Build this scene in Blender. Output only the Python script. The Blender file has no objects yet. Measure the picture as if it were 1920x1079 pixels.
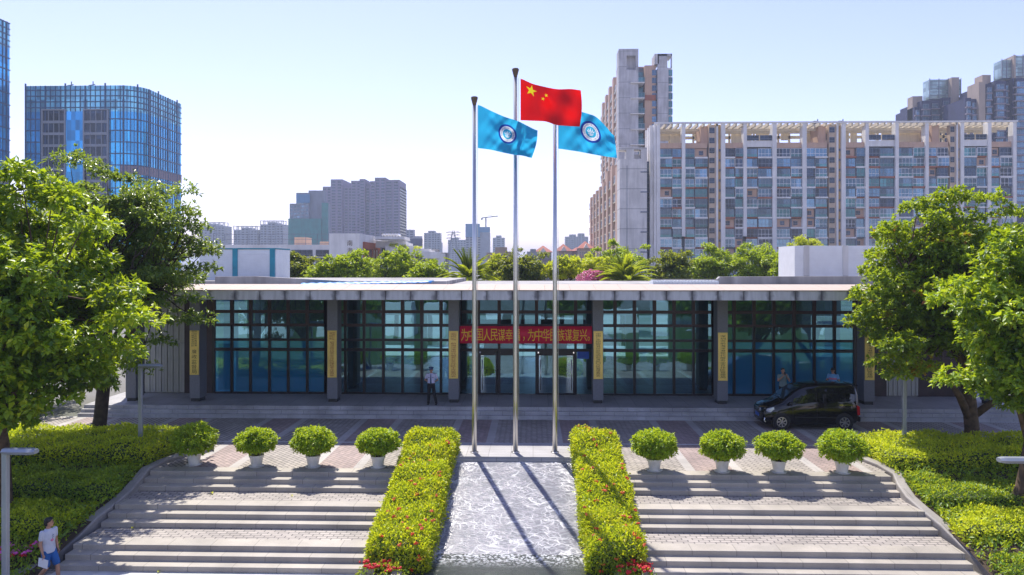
import bpy, bmesh, math, random
import numpy as np
from mathutils import Vector, Matrix, Quaternion
SC = bpy.context.scene
COL = SC.collection
random.seed(7)
RNG = np.random.default_rng(11)
R = math.radians

# ------------------------------------------------------------------ camera, sky, sun, exposure
F, HZ, H, YAW = 1400.0, 500.0, 6.8, R(1.6)      # focal length in photo pixels, horizon row, eye height, turn
cd = bpy.data.cameras.new("camera")
cam = bpy.data.objects.new("camera", cd); COL.objects.link(cam)
cam.location = (0, 0, H)
cam.rotation_euler = (R(90), 0, YAW)
cd.sensor_width = 36.0
cd.lens = 36.0 * F / 1920.0
cd.shift_y = -(539.5 - HZ) / 1920.0
cd.clip_start, cd.clip_end = 0.1, 20000
SC.camera = cam

SUN_EL, SUN_DX, SUN_DY = R(57), -0.34, 0.94      # direction towards the sun (x, y)
saz = math.atan2(SUN_DX, SUN_DY)
w = bpy.data.worlds.new("World"); SC.world = w; w.use_nodes = True
nt = w.node_tree
sky = nt.nodes.new("ShaderNodeTexSky"); sky.sky_type = 'NISHITA'
sky.sun_disc = False; sky.sun_elevation = SUN_EL; sky.sun_rotation = saz
sky.air_density = 1.0; sky.dust_density = 0.3; sky.ozone_density = 3.0; sky.altitude = 0
bg = nt.nodes["Background"]; bg.inputs[1].default_value = 0.145
tn = nt.nodes.new("ShaderNodeMix"); tn.data_type = 'RGBA'; tn.blend_type = 'MULTIPLY'; tn.inputs[0].default_value = 1.0
tn.inputs[7].default_value = (.96, .745, .86, 1)
nt.links.new(sky.outputs[0], tn.inputs[6]); nt.links.new(tn.outputs[2], bg.inputs[0])

sd = bpy.data.lights.new("sun", 'SUN'); sd.energy = 3.6; sd.angle = R(0.5); sd.color = (1.0, .94, .84)
sun = bpy.data.objects.new("sun", sd); COL.objects.link(sun)
tosun = Vector((math.sin(saz) * math.cos(SUN_EL), math.cos(saz) * math.cos(SUN_EL), math.sin(SUN_EL)))
sun.rotation_euler = tosun.to_track_quat('Z', 'Y').to_euler()
SC.view_settings.view_transform = 'Standard'; SC.view_settings.look = 'None'
SC.view_settings.exposure = 0.96; SC.view_settings.gamma = 1.0
SC.view_settings.use_curve_mapping = False
try:
    SC.cycles.max_bounces = 8; SC.cycles.transparent_max_bounces = 12
    SC.cycles.volume_bounces = 0
    SC.cycles.sample_clamp_indirect = 6.0
    SC.cycles.caustics_reflective = False; SC.cycles.caustics_refractive = False
except Exception: pass

CA, SA = math.cos(YAW), math.sin(YAW)
def WD(px, py, D):                     # photo pixel at depth D -> place in the world
    xc = (px - 960) * D / F
    return Vector((xc * CA - D * SA, xc * SA + D * CA, H - (py - HZ) * D / F))
def WY(px, py, Y):                     # photo pixel on the vertical plane y = Y
    k = (px - 960) / F
    return WD(px, py, Y / (CA + k * SA))
def WZ(px, py, z):                     # photo pixel on the level z
    return WD(px, py, F * (H - z) / (py - HZ))
def X(px, Y): return WY(px, 500, Y).x
def Z(py, Y, px=960): return WY(px, py, Y).z

# ------------------------------------------------------------------ materials
def lin(c):
    return tuple((v / 12.92 if v <= .04045 else ((v + .055) / 1.055) ** 2.4) for v in c)
def h(s): return lin(tuple(int(s[i:i+2], 16) / 255 for i in (0, 2, 4)))
class N:
    def __init__(s, name):
        s.m = bpy.data.materials.new(name); s.m.use_nodes = True
        s.t = s.m.node_tree; s.b = s.t.nodes["Principled BSDF"]; s.o = s.t.nodes["Material Output"]
    def n(s, k, **kw):
        a = s.t.nodes.new("ShaderNode" + k)
        for q, v in kw.items(): setattr(a, q, v)
        return a
    def l(s, a, b): s.t.links.new(a, b)
    def val(s, sock, v):
        if hasattr(v, 'is_linked') or hasattr(v, 'links'): s.l(v, sock)
        else: sock.default_value = v
    def math(s, op, a, b=0.0, c=0.0):
        q = s.n("Math", operation=op)
        for i, v in enumerate((a, b, c)): s.val(q.inputs[i], v)
        return q.outputs[0]
    def mix(s, f, a, b, bt='MIX'):
        q = s.n("Mix", data_type='RGBA', blend_type=bt)
        s.val(q.inputs[0], f)
        for i, v in ((6, a), (7, b)):
            if isinstance(v, tuple): v = (*v[:3], 1)
            s.val(q.inputs[i], v)
        return q.outputs[2]
    def pos(s):
        if not hasattr(s, '_p'): s._p = s.n("TexCoord").outputs['Object']
        return s._p
    def gpos(s):
        if not hasattr(s, '_g'): s._g = s.n("NewGeometry").outputs['Position']
        return s._g
    def xyz(s, v):
        q = s.n("SeparateXYZ"); s.l(v, q.inputs[0]); return q.outputs
    def comb(s, x=0.0, y=0.0, z=0.0):
        q = s.n("CombineXYZ")
        for i, v in enumerate((x, y, z)): s.val(q.inputs[i], v)
        return q.outputs[0]
    def noise(s, sc, det=4, v=None, rough=.55):
        q = s.n("TexNoise"); q.inputs['Scale'].default_value = sc; q.inputs['Detail'].default_value = det
        q.inputs['Roughness'].default_value = rough
        s.l(v if v is not None else s.gpos(), q.inputs['Vector']); return q.outputs[0]
    def ramp(s, f, stops):
        q = s.n("ValToRGB"); e = q.color_ramp.elements
        while len(e) < len(stops): e.new(.5)
        for i, (p, c) in enumerate(stops):
            e[i].position = p; e[i].color = (*c[:3], 1) if isinstance(c, tuple) else (c, c, c, 1)
        s.l(f, q.inputs[0]); return q.outputs[0]
    def base(s, v):
        if isinstance(v, tuple): s.b.inputs['Base Color'].default_value = (*v[:3], 1)
        else: s.l(v, s.b.inputs['Base Color'])
    def set(s, **kw):
        for q, v in kw.items(): s.val(s.b.inputs[q.replace('_', ' ')], v)
    def bump(s, hgt, st=.3, d=.02):
        q = s.n("Bump"); q.inputs['Strength'].default_value = st; q.inputs['Distance'].default_value = d
        s.l(hgt, q.inputs['Height']); s.l(q.outputs[0], s.b.inputs['Normal'])
M = {}
def plain(key, c, rough=.6, metal=0.0, var=.18, sc=2.0, bump=0.0, spec=.5):
    n = N(key); f = n.noise(sc, 6)
    lo = tuple(v * (1 - var) for v in c); hi = tuple(min(1, v * (1 + var)) for v in c)
    n.base(n.ramp(f, [(.3, lo), (.7, hi)]))
    n.set(Roughness=rough, Metallic=metal)
    n.b.inputs['Specular IOR Level'].default_value = spec
    if bump: n.bump(n.noise(sc * 12, 4), bump, .01)
    M[key] = n.m; return n
def stained(key, c, rough=.75, amt=.35, joints=None):      # walls: blotches and streaks running down
    n = N(key); p = n.gpos(); x, y, z = n.xyz(p)
    st = n.noise(1.0, 5, n.comb(n.math('MULTIPLY', x, 1.3), n.math('MULTIPLY', y, 1.3), n.math('MULTIPLY', z, .12)))
    bl = n.noise(.25, 5)
    f = n.math('MULTIPLY', st, bl)
    col = n.ramp(f, [(.12, tuple(v * (1 - amt) for v in c)), (.36, c)])
    if joints:
        fr = n.math('FRACT', n.math('DIVIDE', z, joints))
        j = n.math('LESS_THAN', fr, .04)
        col = n.mix(n.math('MULTIPLY', j, .45), col, (.05, .05, .06))
    n.base(col); n.set(Roughness=rough); M[key] = n.m; return n

stained('white_wall', (.84, .82, .79), amt=.22)
stained('cream_wall', (.78, .68, .50), amt=.2)
stained('grey_wall', (.58, .57, .58), amt=.42, joints=6.0)
stained('pale_grey_wall', (.72, .69, .66), amt=.3, joints=6.0)
stained('peach_wall', (.62, .41, .29), amt=.2)
stained('beige_wall', (.60, .46, .33), amt=.2)
stained('amber_wall', (.60, .36, .10), amt=.15)
stained('rust_wall', (.42, .13, .07), amt=.25)
stained('red_roof', (.38, .09, .06), amt=.25)
stained('purple_wall', (.20, .16, .25), amt=.2)
stained('violet_wall', (.27, .22, .26), amt=.2)
stained('navy_wall', (.03, .035, .10), amt=.3)
stained('slate_wall', (.21, .23, .28), amt=.25)
stained('bluegrey_wall', (.30, .33, .38), amt=.25)
stained('recess_wall', (.22, .25, .30), amt=.3)
stained('tan_tile', (.42, .33, .26), amt=.15)
stained('net_green', (.02, .24, .22), amt=.35)
stained('net_blue', (.05, .22, .42), amt=.25)
stained('concrete', (.40, .38, .37), amt=.5)
stained('roof_stain', (.44, .42, .41), amt=.6)
def fascia_stone():                       # rain grime beside every joint
    n = N('fascia_stone'); x, y, z = n.xyz(n.gpos())
    fr = n.math('FRACT', n.math('DIVIDE', n.math('ADD', x, 20.4), 1.085)); d = n.math('MINIMUM', fr, n.math('SUBTRACT', 1.0, fr))
    bl = n.noise(2.2, 5); st = n.noise(1.0, 5, n.comb(n.math('MULTIPLY', x, 6), 0.0, n.math('MULTIPLY', z, .8)))
    g_ = n.math('ADD', n.math('MULTIPLY', d, 3.2), n.math('MULTIPLY', n.math('SUBTRACT', bl, .5), 1.6))
    col = n.mix(1.0, n.ramp(g_, [(.02, (.20, .20, .22)), (.55, (.56, .57, .60))]), n.ramp(st, [(.3, .78), (.6, 1.0)]), 'MULTIPLY')
    n.base(col); n.set(Roughness=.7); M['fascia_stone'] = n.m
fascia_stone()
stained('coping', (.50, .40, .33), amt=.08)
plain('white_paint', (.78, .78, .78), .45, var=.05)
plain('white_sheet', (.72, .76, .80), .4, var=.06)
plain('mullion_blue', (.012, .06, .16), .4)
plain('teal_paint', (.02, .26, .36), .45)
plain('blue_tarp', (.04, .25, .62), .5, var=.3, sc=1.5)
plain('steel', (.62, .60, .57), .28, 1.0, var=.05)
plain('dark_metal', (.05, .05, .06), .4, .6)
plain('lamp_grey', (.34, .37, .41), .4, .4, var=.08)
plain('frame_dark', (.018, .016, .022), .35, .3)
plain('frame_maroon', (.05, .026, .028), .45)
plain('frame_white', (.82, .82, .82), .5)
plain('bronze', (.14, .10, .07), .45, .4)
plain('column_stone', (.17, .18, .21), .55, var=.1, sc=14)
plain('base_black', (.03, .03, .035), .4)
plain('gold_plate', (.84, .62, .17), .3, .2, var=.15, sc=1.2)
plain('ink', (.045, .02, .012), .5, var=0)
plain('ink_red', (.30, .02, .02), .5, var=0)
plain('banner_red', (.62, .006, .045), .6, var=.12, sc=3)
plain('banner_yellow', (.86, .52, .01), .5, var=0)
plain('core_green', (.05, .08, .02), .9, var=.5, sc=9)  # dark leaf-like green for the solid cores inside the hedges
plain('soil', (.06, .04, .025), .9, bump=.4, sc=5)
plain('pot_white', (.68, .66, .63), .4, var=.2, sc=2.5)
plain('bark', (.10, .065, .04), .9, var=.55, sc=5, bump=1.0)
plain('bark_dark', (.055, .04, .03), .9, var=.55, sc=5, bump=1.0)
plain('black_paint', (.004, .004, .005), .08, var=0, spec=.4)
M['black_paint'].node_tree.nodes["Principled BSDF"].inputs['Coat Weight'].default_value = .25
plain('black_trim', (.012, .012, .013), .5)
plain('tyre', (.014, .014, .015), .8)
plain('alloy', (.72, .70, .68), .25, .9, var=.03)
plain('chrome', (.75, .75, .76), .12, 1.0, var=.02)
plain('car_glass', (.006, .007, .009), .03, var=0, spec=.8)
plain('wind_glass', (.012, .03, .04), .05, var=0, spec=.6)
plain('headlight', (.75, .77, .8), .1, .3, var=.1)
plain('taillight', (.55, .01, .015), .2, var=0)
plain('plate_blue', (.03, .12, .45), .4)
plain('skin', (.46, .25, .16), .5, var=.08, sc=9)
plain('hair', (.008, .007, .007), .55)
plain('shirt_lavender', (.60, .60, .78), .8, var=.06, sc=9)
plain('shirt_grey', (.56, .59, .66), .85, var=.08, sc=9)
plain('shirt_sage', (.20, .28, .27), .85, var=.1, sc=9)
plain('shirt_blue', (.18, .42, .72), .85, var=.08, sc=9)
plain('pink_cloth', (.72, .22, .36), .85)
plain('cloth_black', (.012, .012, .016), .85)
plain('cloth_navy', (.015, .06, .16), .8)
plain('shorts_blue', (.02, .12, .36), .85, var=.15, sc=6)
plain('leather', (.015, .014, .014), .35)
plain('paper', (.82, .82, .82), .8, var=.02)
plain('flower_red', (.75, .06, .02), .6, var=.3, sc=9)
plain('flower_orange', (.80, .16, .05), .6, var=.3, sc=9)
plain('flower_pink', (.72, .12, .45), .6, var=.3, sc=9)
plain('flower_scarlet', (.62, .01, .02), .6, var=.3, sc=9)
plain('blue_sign', (.01, .10, .60), .4)
plain('curtain_blue', (.012, .12, .24), .6, var=.25, sc=1.2)
plain('inside_wall', (.40, .38, .36), .8)
plain('inside_floor', (.22, .21, .20), .25)
plain('door_panel', (.46, .46, .43), .6, var=.08)
plain('dark_wall', (.055, .035, .035), .6, var=.3)
plain('tank', (.55, .55, .56), .25, .9)

def facade_glass(key, c, rough=.12, metal=.55, tile=(1.5, 3.6), var=.5):
    n = N(key); x, y, z = n.xyz(n.gpos())
    cell = n.comb(n.math('FLOOR', n.math('DIVIDE', n.math('ADD', x, y), tile[0])), 0.0, n.math('FLOOR', n.math('DIVIDE', z, tile[1])))
    wn = n.n("TexWhiteNoise"); n.l(cell, wn.inputs['Vector'])
    n.base(n.ramp(wn.outputs[0], [(0, tuple(v * (1 - var) for v in c)), (.7, c), (1, tuple(min(1, v * (1 + var)) for v in c))]))
    n.set(Roughness=rough, Metallic=metal); M[key] = n.m
facade_glass('glass_blue', (.05, .46, .85), .12, .5, var=.35)
facade_glass('glass_deep', (.03, .30, .60), .1, .7)
facade_glass('glass_pale', (.22, .60, .78), .15, .4, var=.45)
facade_glass('win_glass', (.10, .16, .22), .12, .35, (2.2, 3.0), .6)
facade_glass('win_teal', (.06, .19, .21), .15, .3, (2.2, 3.0), .5)
facade_glass('win_dark', (.02, .04, .075), .12, .3, (2.2, 3.0), .7)
facade_glass('win_sky', (.11, .20, .29), .1, .45, (2.2, 3.0), .5)
facade_glass('crown_glass', (.30, .40, .38), .15, .3, (2.2, 2.0), .4)

def pane(key, tint, gl, blue=0.0):          # see-through glass with a mirror share
    n = N(key); t = n.t
    tr = n.n("BsdfTransparent"); tr.inputs[0].default_value = (*tint, 1)
    g = n.n("BsdfGlossy"); g.inputs['Roughness'].default_value = .015; g.inputs[0].default_value = (.42, .80, .98, 1)
    bw = n.noise(.55, 2)
    bp = n.n("Bump"); bp.inputs['Strength'].default_value = .05; bp.inputs['Distance'].default_value = .12
    n.l(bw, bp.inputs['Height']); n.l(bp.outputs[0], g.inputs['Normal'])
    a = tr.outputs[0]
    if blue:
        d = n.n("BsdfDiffuse"); d.inputs[0].default_value = (.012, .24, .50, 1)
        mx = n.n("MixShader"); mx.inputs[0].default_value = blue
        n.l(a, mx.inputs[1]); n.l(d.outputs[0], mx.inputs[2]); a = mx.outputs[0]
    mx = n.n("MixShader"); mx.inputs[0].default_value = gl
    n.l(a, mx.inputs[1]); n.l(g.outputs[0], mx.inputs[2])
    n.l(mx.outputs[0], n.o.inputs[0]); M[key] = n.m
pane('pane_clear', (.20, .44, .54), .23)
pane('pane_film', (.06, .30, .45), .24, .72)
pane('pane_door', (.72, .80, .80), .28)

def leafmat(key, stops, transl=.42, rough=.42, glow=(.90, .95, .03)):
    n = N(key)
    at = n.n("Attribute"); at.attribute_name = 'tint'
    c = n.ramp(at.outputs['Fac'], stops)
    n.base(c); n.set(Roughness=rough); n.b.inputs['Specular IOR Level'].default_value = .55
    tr = n.n("BsdfTranslucent"); n.l(n.mix(.6, c, glow, 'MIX'), tr.inputs[0])
    mx = n.n("MixShader"); mx.inputs[0].default_value = transl
    n.l(n.b.outputs[0], mx.inputs[1]); n.l(tr.outputs[0], mx.inputs[2]); n.l(mx.outputs[0], n.o.inputs[0])
    M[key] = n.m
leafmat('leaf_near', [(0, (.02, .06, .012)), (.4, (.07, .17, .015)), (.75, (.24, .38, .02)), (1, (.55, .58, .03))], .42, glow=(.80, .95, .02))
leafmat('leaf_dark', [(0, (.025, .065, .016)), (.5, (.075, .15, .022)), (.85, (.14, .23, .03)), (1, (.34, .34, .05))], .4, .33, glow=(.55, .70, .05))
leafmat('leaf_right', [(0, (.025, .07, .012)), (.45, (.11, .21, .015)), (.9, (.34, .43, .02)), (.985, (.48, .48, .03)), (1, (.40, .10, .02))], .42, glow=(.80, .95, .02))
leafmat('leaf_back', [(0, (.05, .11, .015)), (.5, (.16, .27, .02)), (1, (.42, .48, .03))], .45, glow=(.80, .95, .02))
leafmat('leaf_backdark', [(0, (.02, .05, .012)), (.6, (.05, .11, .02)), (1, (.14, .20, .03))], .35)
leafmat('leaf_lime', [(0, (.22, .31, .02)), (.5, (.42, .48, .02)), (1, (.62, .60, .03))], .48)
leafmat('leaf_gold', [(0, (.20, .33, .012)), (.4, (.46, .57, .015)), (1, (.80, .80, .03))], .45, .5)
leafmat('leaf_ground', [(0, (.05, .13, .012)), (.5, (.13, .28, .018)), (1, (.34, .48, .03))], .42, .45)
leafmat('leaf_pot', [(0, (.07, .18, .012)), (.5, (.20, .38, .015)), (1, (.50, .62, .025))], .45, .4)
leafmat('leaf_ixora', [(0, (.10, .21, .012)), (.4, (.30, .43, .015)), (.85, (.64, .64, .02)), (1, (.80, .66, .05))], .48, .34)
leafmat('leaf_palm', [(0, (.09, .18, .02)), (.6, (.24, .36, .03)), (1, (.48, .52, .06))], .45)
leafmat('leaf_pink', [(0, (.50, .10, .25)), (1, (.75, .35, .48))], .4, glow=(.9, .30, .50))
leafmat('grass', [(0, (.05, .12, .015)), (1, (.14, .26, .03))], .3)

def flagcloth(key, c, tr, lo=.8):
    n = N(key)
    f = n.noise(2.5, 3)
    col = n.ramp(f, [(.3, tuple(v * lo for v in c)), (.7, c)])
    n.base(col); n.set(Roughness=.6)
    t = n.n("BsdfTranslucent"); t.inputs[0].default_value = (*tr, 1)
    mx = n.n("MixShader"); mx.inputs[0].default_value = .5
    n.l(n.b.outputs[0], mx.inputs[1]); n.l(t.outputs[0], mx.inputs[2]); n.l(mx.outputs[0], n.o.inputs[0]); M[key] = n.m
flagcloth('flag_red', (.62, .003, .004), (.85, .004, .006))
flagcloth('flag_blue', (.02, .30, .56), (.03, .48, .80))
flagcloth('flag_yellow', (.85, .66, .01), (.95, .80, .02))
flagcloth('flag_navy', (.01, .04, .26), (.015, .07, .38))
flagcloth('flag_white', (.70, .72, .78), (.75, .80, .85))
flagcloth('flag_teal', (.02, .26, .50), (.03, .42, .65))

# paving: bricks, bands of pink and pale stone across the drive
def bricks(n, v, wd, ht, c1, c2, mo, ms=.008):
    q = n.n("TexBrick"); q.inputs['Scale'].default_value = 1; q.inputs['Mortar Size'].default_value = ms
    q.inputs['Brick Width'].default_value = wd; q.inputs['Row Height'].default_value = ht
    q.inputs['Color1'].default_value = (*c1, 1); q.inputs['Color2'].default_value = (*c2, 1); q.inputs['Mortar'].default_value = (*mo, 1)
    q.inputs['Bias'].default_value = 0.0
    n.l(v, q.inputs['Vector']); return q.outputs['Color']
def paving(key, banded=True, diag=True):
    n = N(key); p = n.gpos(); x, y, z = n.xyz(p)
    v = p
    if diag:
        mp = n.n("Mapping"); mp.inputs['Rotation'].default_value = (0, 0, R(45)); n.l(p, mp.inputs[0]); v = mp.outputs[0]
    tan = bricks(n, v, .30, .15, (.355, .32, .285), (.48, .43, .38), (.15, .135, .13), .018)
    col = tan
    if banded:
        pink = bricks(n, v, .30, .15, (.33, .255, .24), (.43, .325, .30), (.18, .15, .14), .014)
        pale = bricks(n, p, 1.0, .5, (.46, .43, .41), (.50, .47, .44), (.28, .27, .26), .008)
        u = n.math('FRACT', n.math('DIVIDE', n.math('ADD', x, 2.45 + 42.5 + .95), 4.25))
        d = n.math('ABSOLUTE', n.math('SUBTRACT', u, .2235))     # band middle
        d = n.math('MULTIPLY', d, 4.25)
        col = n.mix(n.math('LESS_THAN', d, .95), col, pale)
        col = n.mix(n.math('LESS_THAN', d, .64), col, pink)
    dirt = n.ramp(n.noise(.5, 6), [(.3, .72), (.65, 1.0)])
    col = n.mix(1.0, col, dirt, 'MULTIPLY')
    n.base(col); n.set(Roughness=.75); n.bump(n.noise(30, 3), .15, .01)
    M[key] = n.m
paving('paving_drive'); paving('paving_plain', False, False)
def slabstone(key, c, px=1.2, py=0.0, amt=.3):
    n = N(key); x, y, z = n.xyz(n.gpos())
    row = n.math('FLOOR', n.math('DIVIDE', z, .149))
    fr = n.math('FRACT', n.math('ADD', n.math('DIVIDE', x, px), n.math('MULTIPLY', row, .37)))
    j = n.math('LESS_THAN', fr, .014 / px)
    if py:
        j = n.math('MAXIMUM', j, n.math('LESS_THAN', n.math('FRACT', n.math('DIVIDE', y, py)), .014 / py))
    cell = n.comb(n.math('FLOOR', n.math('ADD', n.math('DIVIDE', x, px), n.math('MULTIPLY', row, .37))), row, 0.0)
    wn = n.n("TexWhiteNoise"); n.l(cell, wn.inputs['Vector'])
    sp = n.noise(45, 3); bl = n.noise(.9, 5)
    f = n.math('ADD', n.math('MULTIPLY', sp, .35), n.math('MULTIPLY', bl, .65))
    col = n.ramp(f, [(.32, tuple(v * (1 - amt) for v in c)), (.62, c)])
    col = n.mix(n.math('MULTIPLY', wn.outputs[0], .22), col, (.2, .19, .19))
    col = n.mix(n.math('MULTIPLY', j, .7), col, (.05, .05, .05))
    n.base(col); n.set(Roughness=.6); M[key] = n.m
slabstone('granite', (.47, .425, .36), amt=.42); slabstone('granite_podium', (.55, .54, .55), 1.0, amt=.55)
slabstone('podium_paving', (.46, .45, .46), .8, .4); slabstone('kerb_stone', (.40, .37, .34), 1.5, amt=.5)
def pathline():
    plain('line_pale', (.55, .54, .52), .6)
pathline()
def asphalt():
    n = N('ground'); f = n.noise(.05, 6)
    n.base(n.ramp(f, [(.35, (.07, .09, .05)), (.5, (.16, .155, .14)), (.7, (.24, .23, .21))])); n.set(Roughness=.9); M['ground'] = n.m
asphalt()
# sliding water over stone: ripples that run down the slope
def water():
    n = N('falling_water'); x, y, z = n.xyz(n.gpos())
    wx = n.noise(.7, 3); wy = n.noise(1.7, 3)
    def cells(sx, sy, wob, wdt):
        v1 = n.comb(n.math('ADD', n.math('MULTIPLY', x, sx), n.math('MULTIPLY', wx, wob)), n.math('ADD', n.math('MULTIPLY', y, sy), n.math('MULTIPLY', wy, wob * 1.3)), 0.0)
        vo = n.n("TexVoronoi"); vo.feature = 'DISTANCE_TO_EDGE'; vo.inputs['Scale'].default_value = 1.0; n.l(v1, vo.inputs['Vector'])
        return n.ramp(vo.outputs[0], [(0, 1.0), (wdt, .35), (wdt * 2.6, 0.0)])
    e1 = cells(1.9, 4.4, 2.8, .042); e2 = cells(4.6, 9.5, 3.2, .07)
    br = n.ramp(n.noise(1.1, 4), [(.38, 0.15), (.62, 1.0)])
    edge = n.math('MULTIPLY', n.math('MAXIMUM', e1, n.math('MULTIPLY', e2, .45)), br)
    fine = n.noise(38, 3); mid = n.noise(9, 4, n.comb(n.math('MULTIPLY', x, .7), n.math('MULTIPLY', y, 1.6), 0.0)); big = n.noise(1.6, 3)
    hgt = n.math('ADD', n.math('ADD', n.math('MULTIPLY', fine, .32), n.math('MULTIPLY', mid, .8)), n.math('MULTIPLY', edge, .35))
    row = n.math('LESS_THAN', n.math('FRACT', n.math('DIVIDE', y, .52)), .03)
    col = n.ramp(big, [(.3, (.14, .145, .175)), (.7, (.21, .21, .24))])
    col = n.mix(n.math('MULTIPLY', edge, .85), col, (.92, .92, .94))
    col = n.mix(n.math('MULTIPLY', row, .3), col, (.12, .12, .16))
    n.base(col); n.set(Roughness=.13, IOR=1.33); n.b.inputs['Specular IOR Level'].default_value = .28
    n.bump(hgt, .7, .03); M['falling_water'] = n.m
    n = N('pool_water'); x, y, z = n.xyz(n.gpos())
    f = n.noise(6, 5, n.comb(n.math('MULTIPLY', x, .7), n.math('MULTIPLY', y, 1.6), 0.0))
    foam = n.ramp(n.noise(13, 5), [(.46, 0.0), (.60, 1.0)])
    near = n.math('MINIMUM', n.math('MAXIMUM', n.math('MULTIPLY', n.math('SUBTRACT', y, 20.1), 1.3), 0.0), 1.0)
    n.base(n.mix(n.math('MULTIPLY', foam, near), (.05, .06, .05), (.75, .77, .8)))
    n.set(Roughness=.08, IOR=1.33); n.bump(f, 1.0, .12); M['pool_water'] = n.m
water()

# ------------------------------------------------------------------ building blocks
ORG = {}                                   # where each thing's empty stands: name -> matrix
def tag(o, label=None, cat=None, group=None, kind=None):
    for k, v in (('label', label), ('category', cat), ('group', group), ('kind', kind)):
        if v: o[k] = v
    return o
def thing(name, loc, label, cat, group=None, rz=0.0):
    o = bpy.data.objects.new(name, None); COL.objects.link(o)
    o.empty_display_size = .3
    o.location = loc; o.rotation_euler = (0, 0, rz)
    ORG[o.name] = Matrix.Translation(Vector(loc)) @ Matrix.Rotation(rz, 4, 'Z')
    return tag(o, label, cat, group)
def npmesh(name, V, Fs, mats, tint=None, smooth=False, mi=None):
    me = bpy.data.meshes.new(name); V = np.asarray(V, np.float32); Fs = np.asarray(Fs, np.int32)
    k = Fs.shape[1]
    me.vertices.add(len(V)); me.vertices.foreach_set('co', V.ravel())
    me.loops.add(Fs.size); me.loops.foreach_set('vertex_index', Fs.ravel())
    me.polygons.add(len(Fs)); me.polygons.foreach_set('loop_start', np.arange(len(Fs), dtype=np.int32) * k)
    for m in mats: me.materials.append(M[m])
    if mi is not None: me.polygons.foreach_set('material_index', np.asarray(mi, np.int32))
    if smooth: me.polygons.foreach_set('use_smooth', np.ones(len(Fs), bool))
    me.update(calc_edges=True)
    if tint is not None:
        a = me.attributes.new('tint', 'FLOAT', 'FACE'); a.data.foreach_set('value', np.asarray(tint, np.float32))
    return me
def rootof(o):
    while o.parent: o = o.parent
    return o
def link(name, me, parent=None, local=False):
    o = bpy.data.objects.new(name, me); COL.objects.link(o)
    if parent is not None:
        o.parent = parent
        if not local and rootof(parent).name in ORG:
            me.transform(ORG[rootof(parent).name].inverted())
    return o
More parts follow.
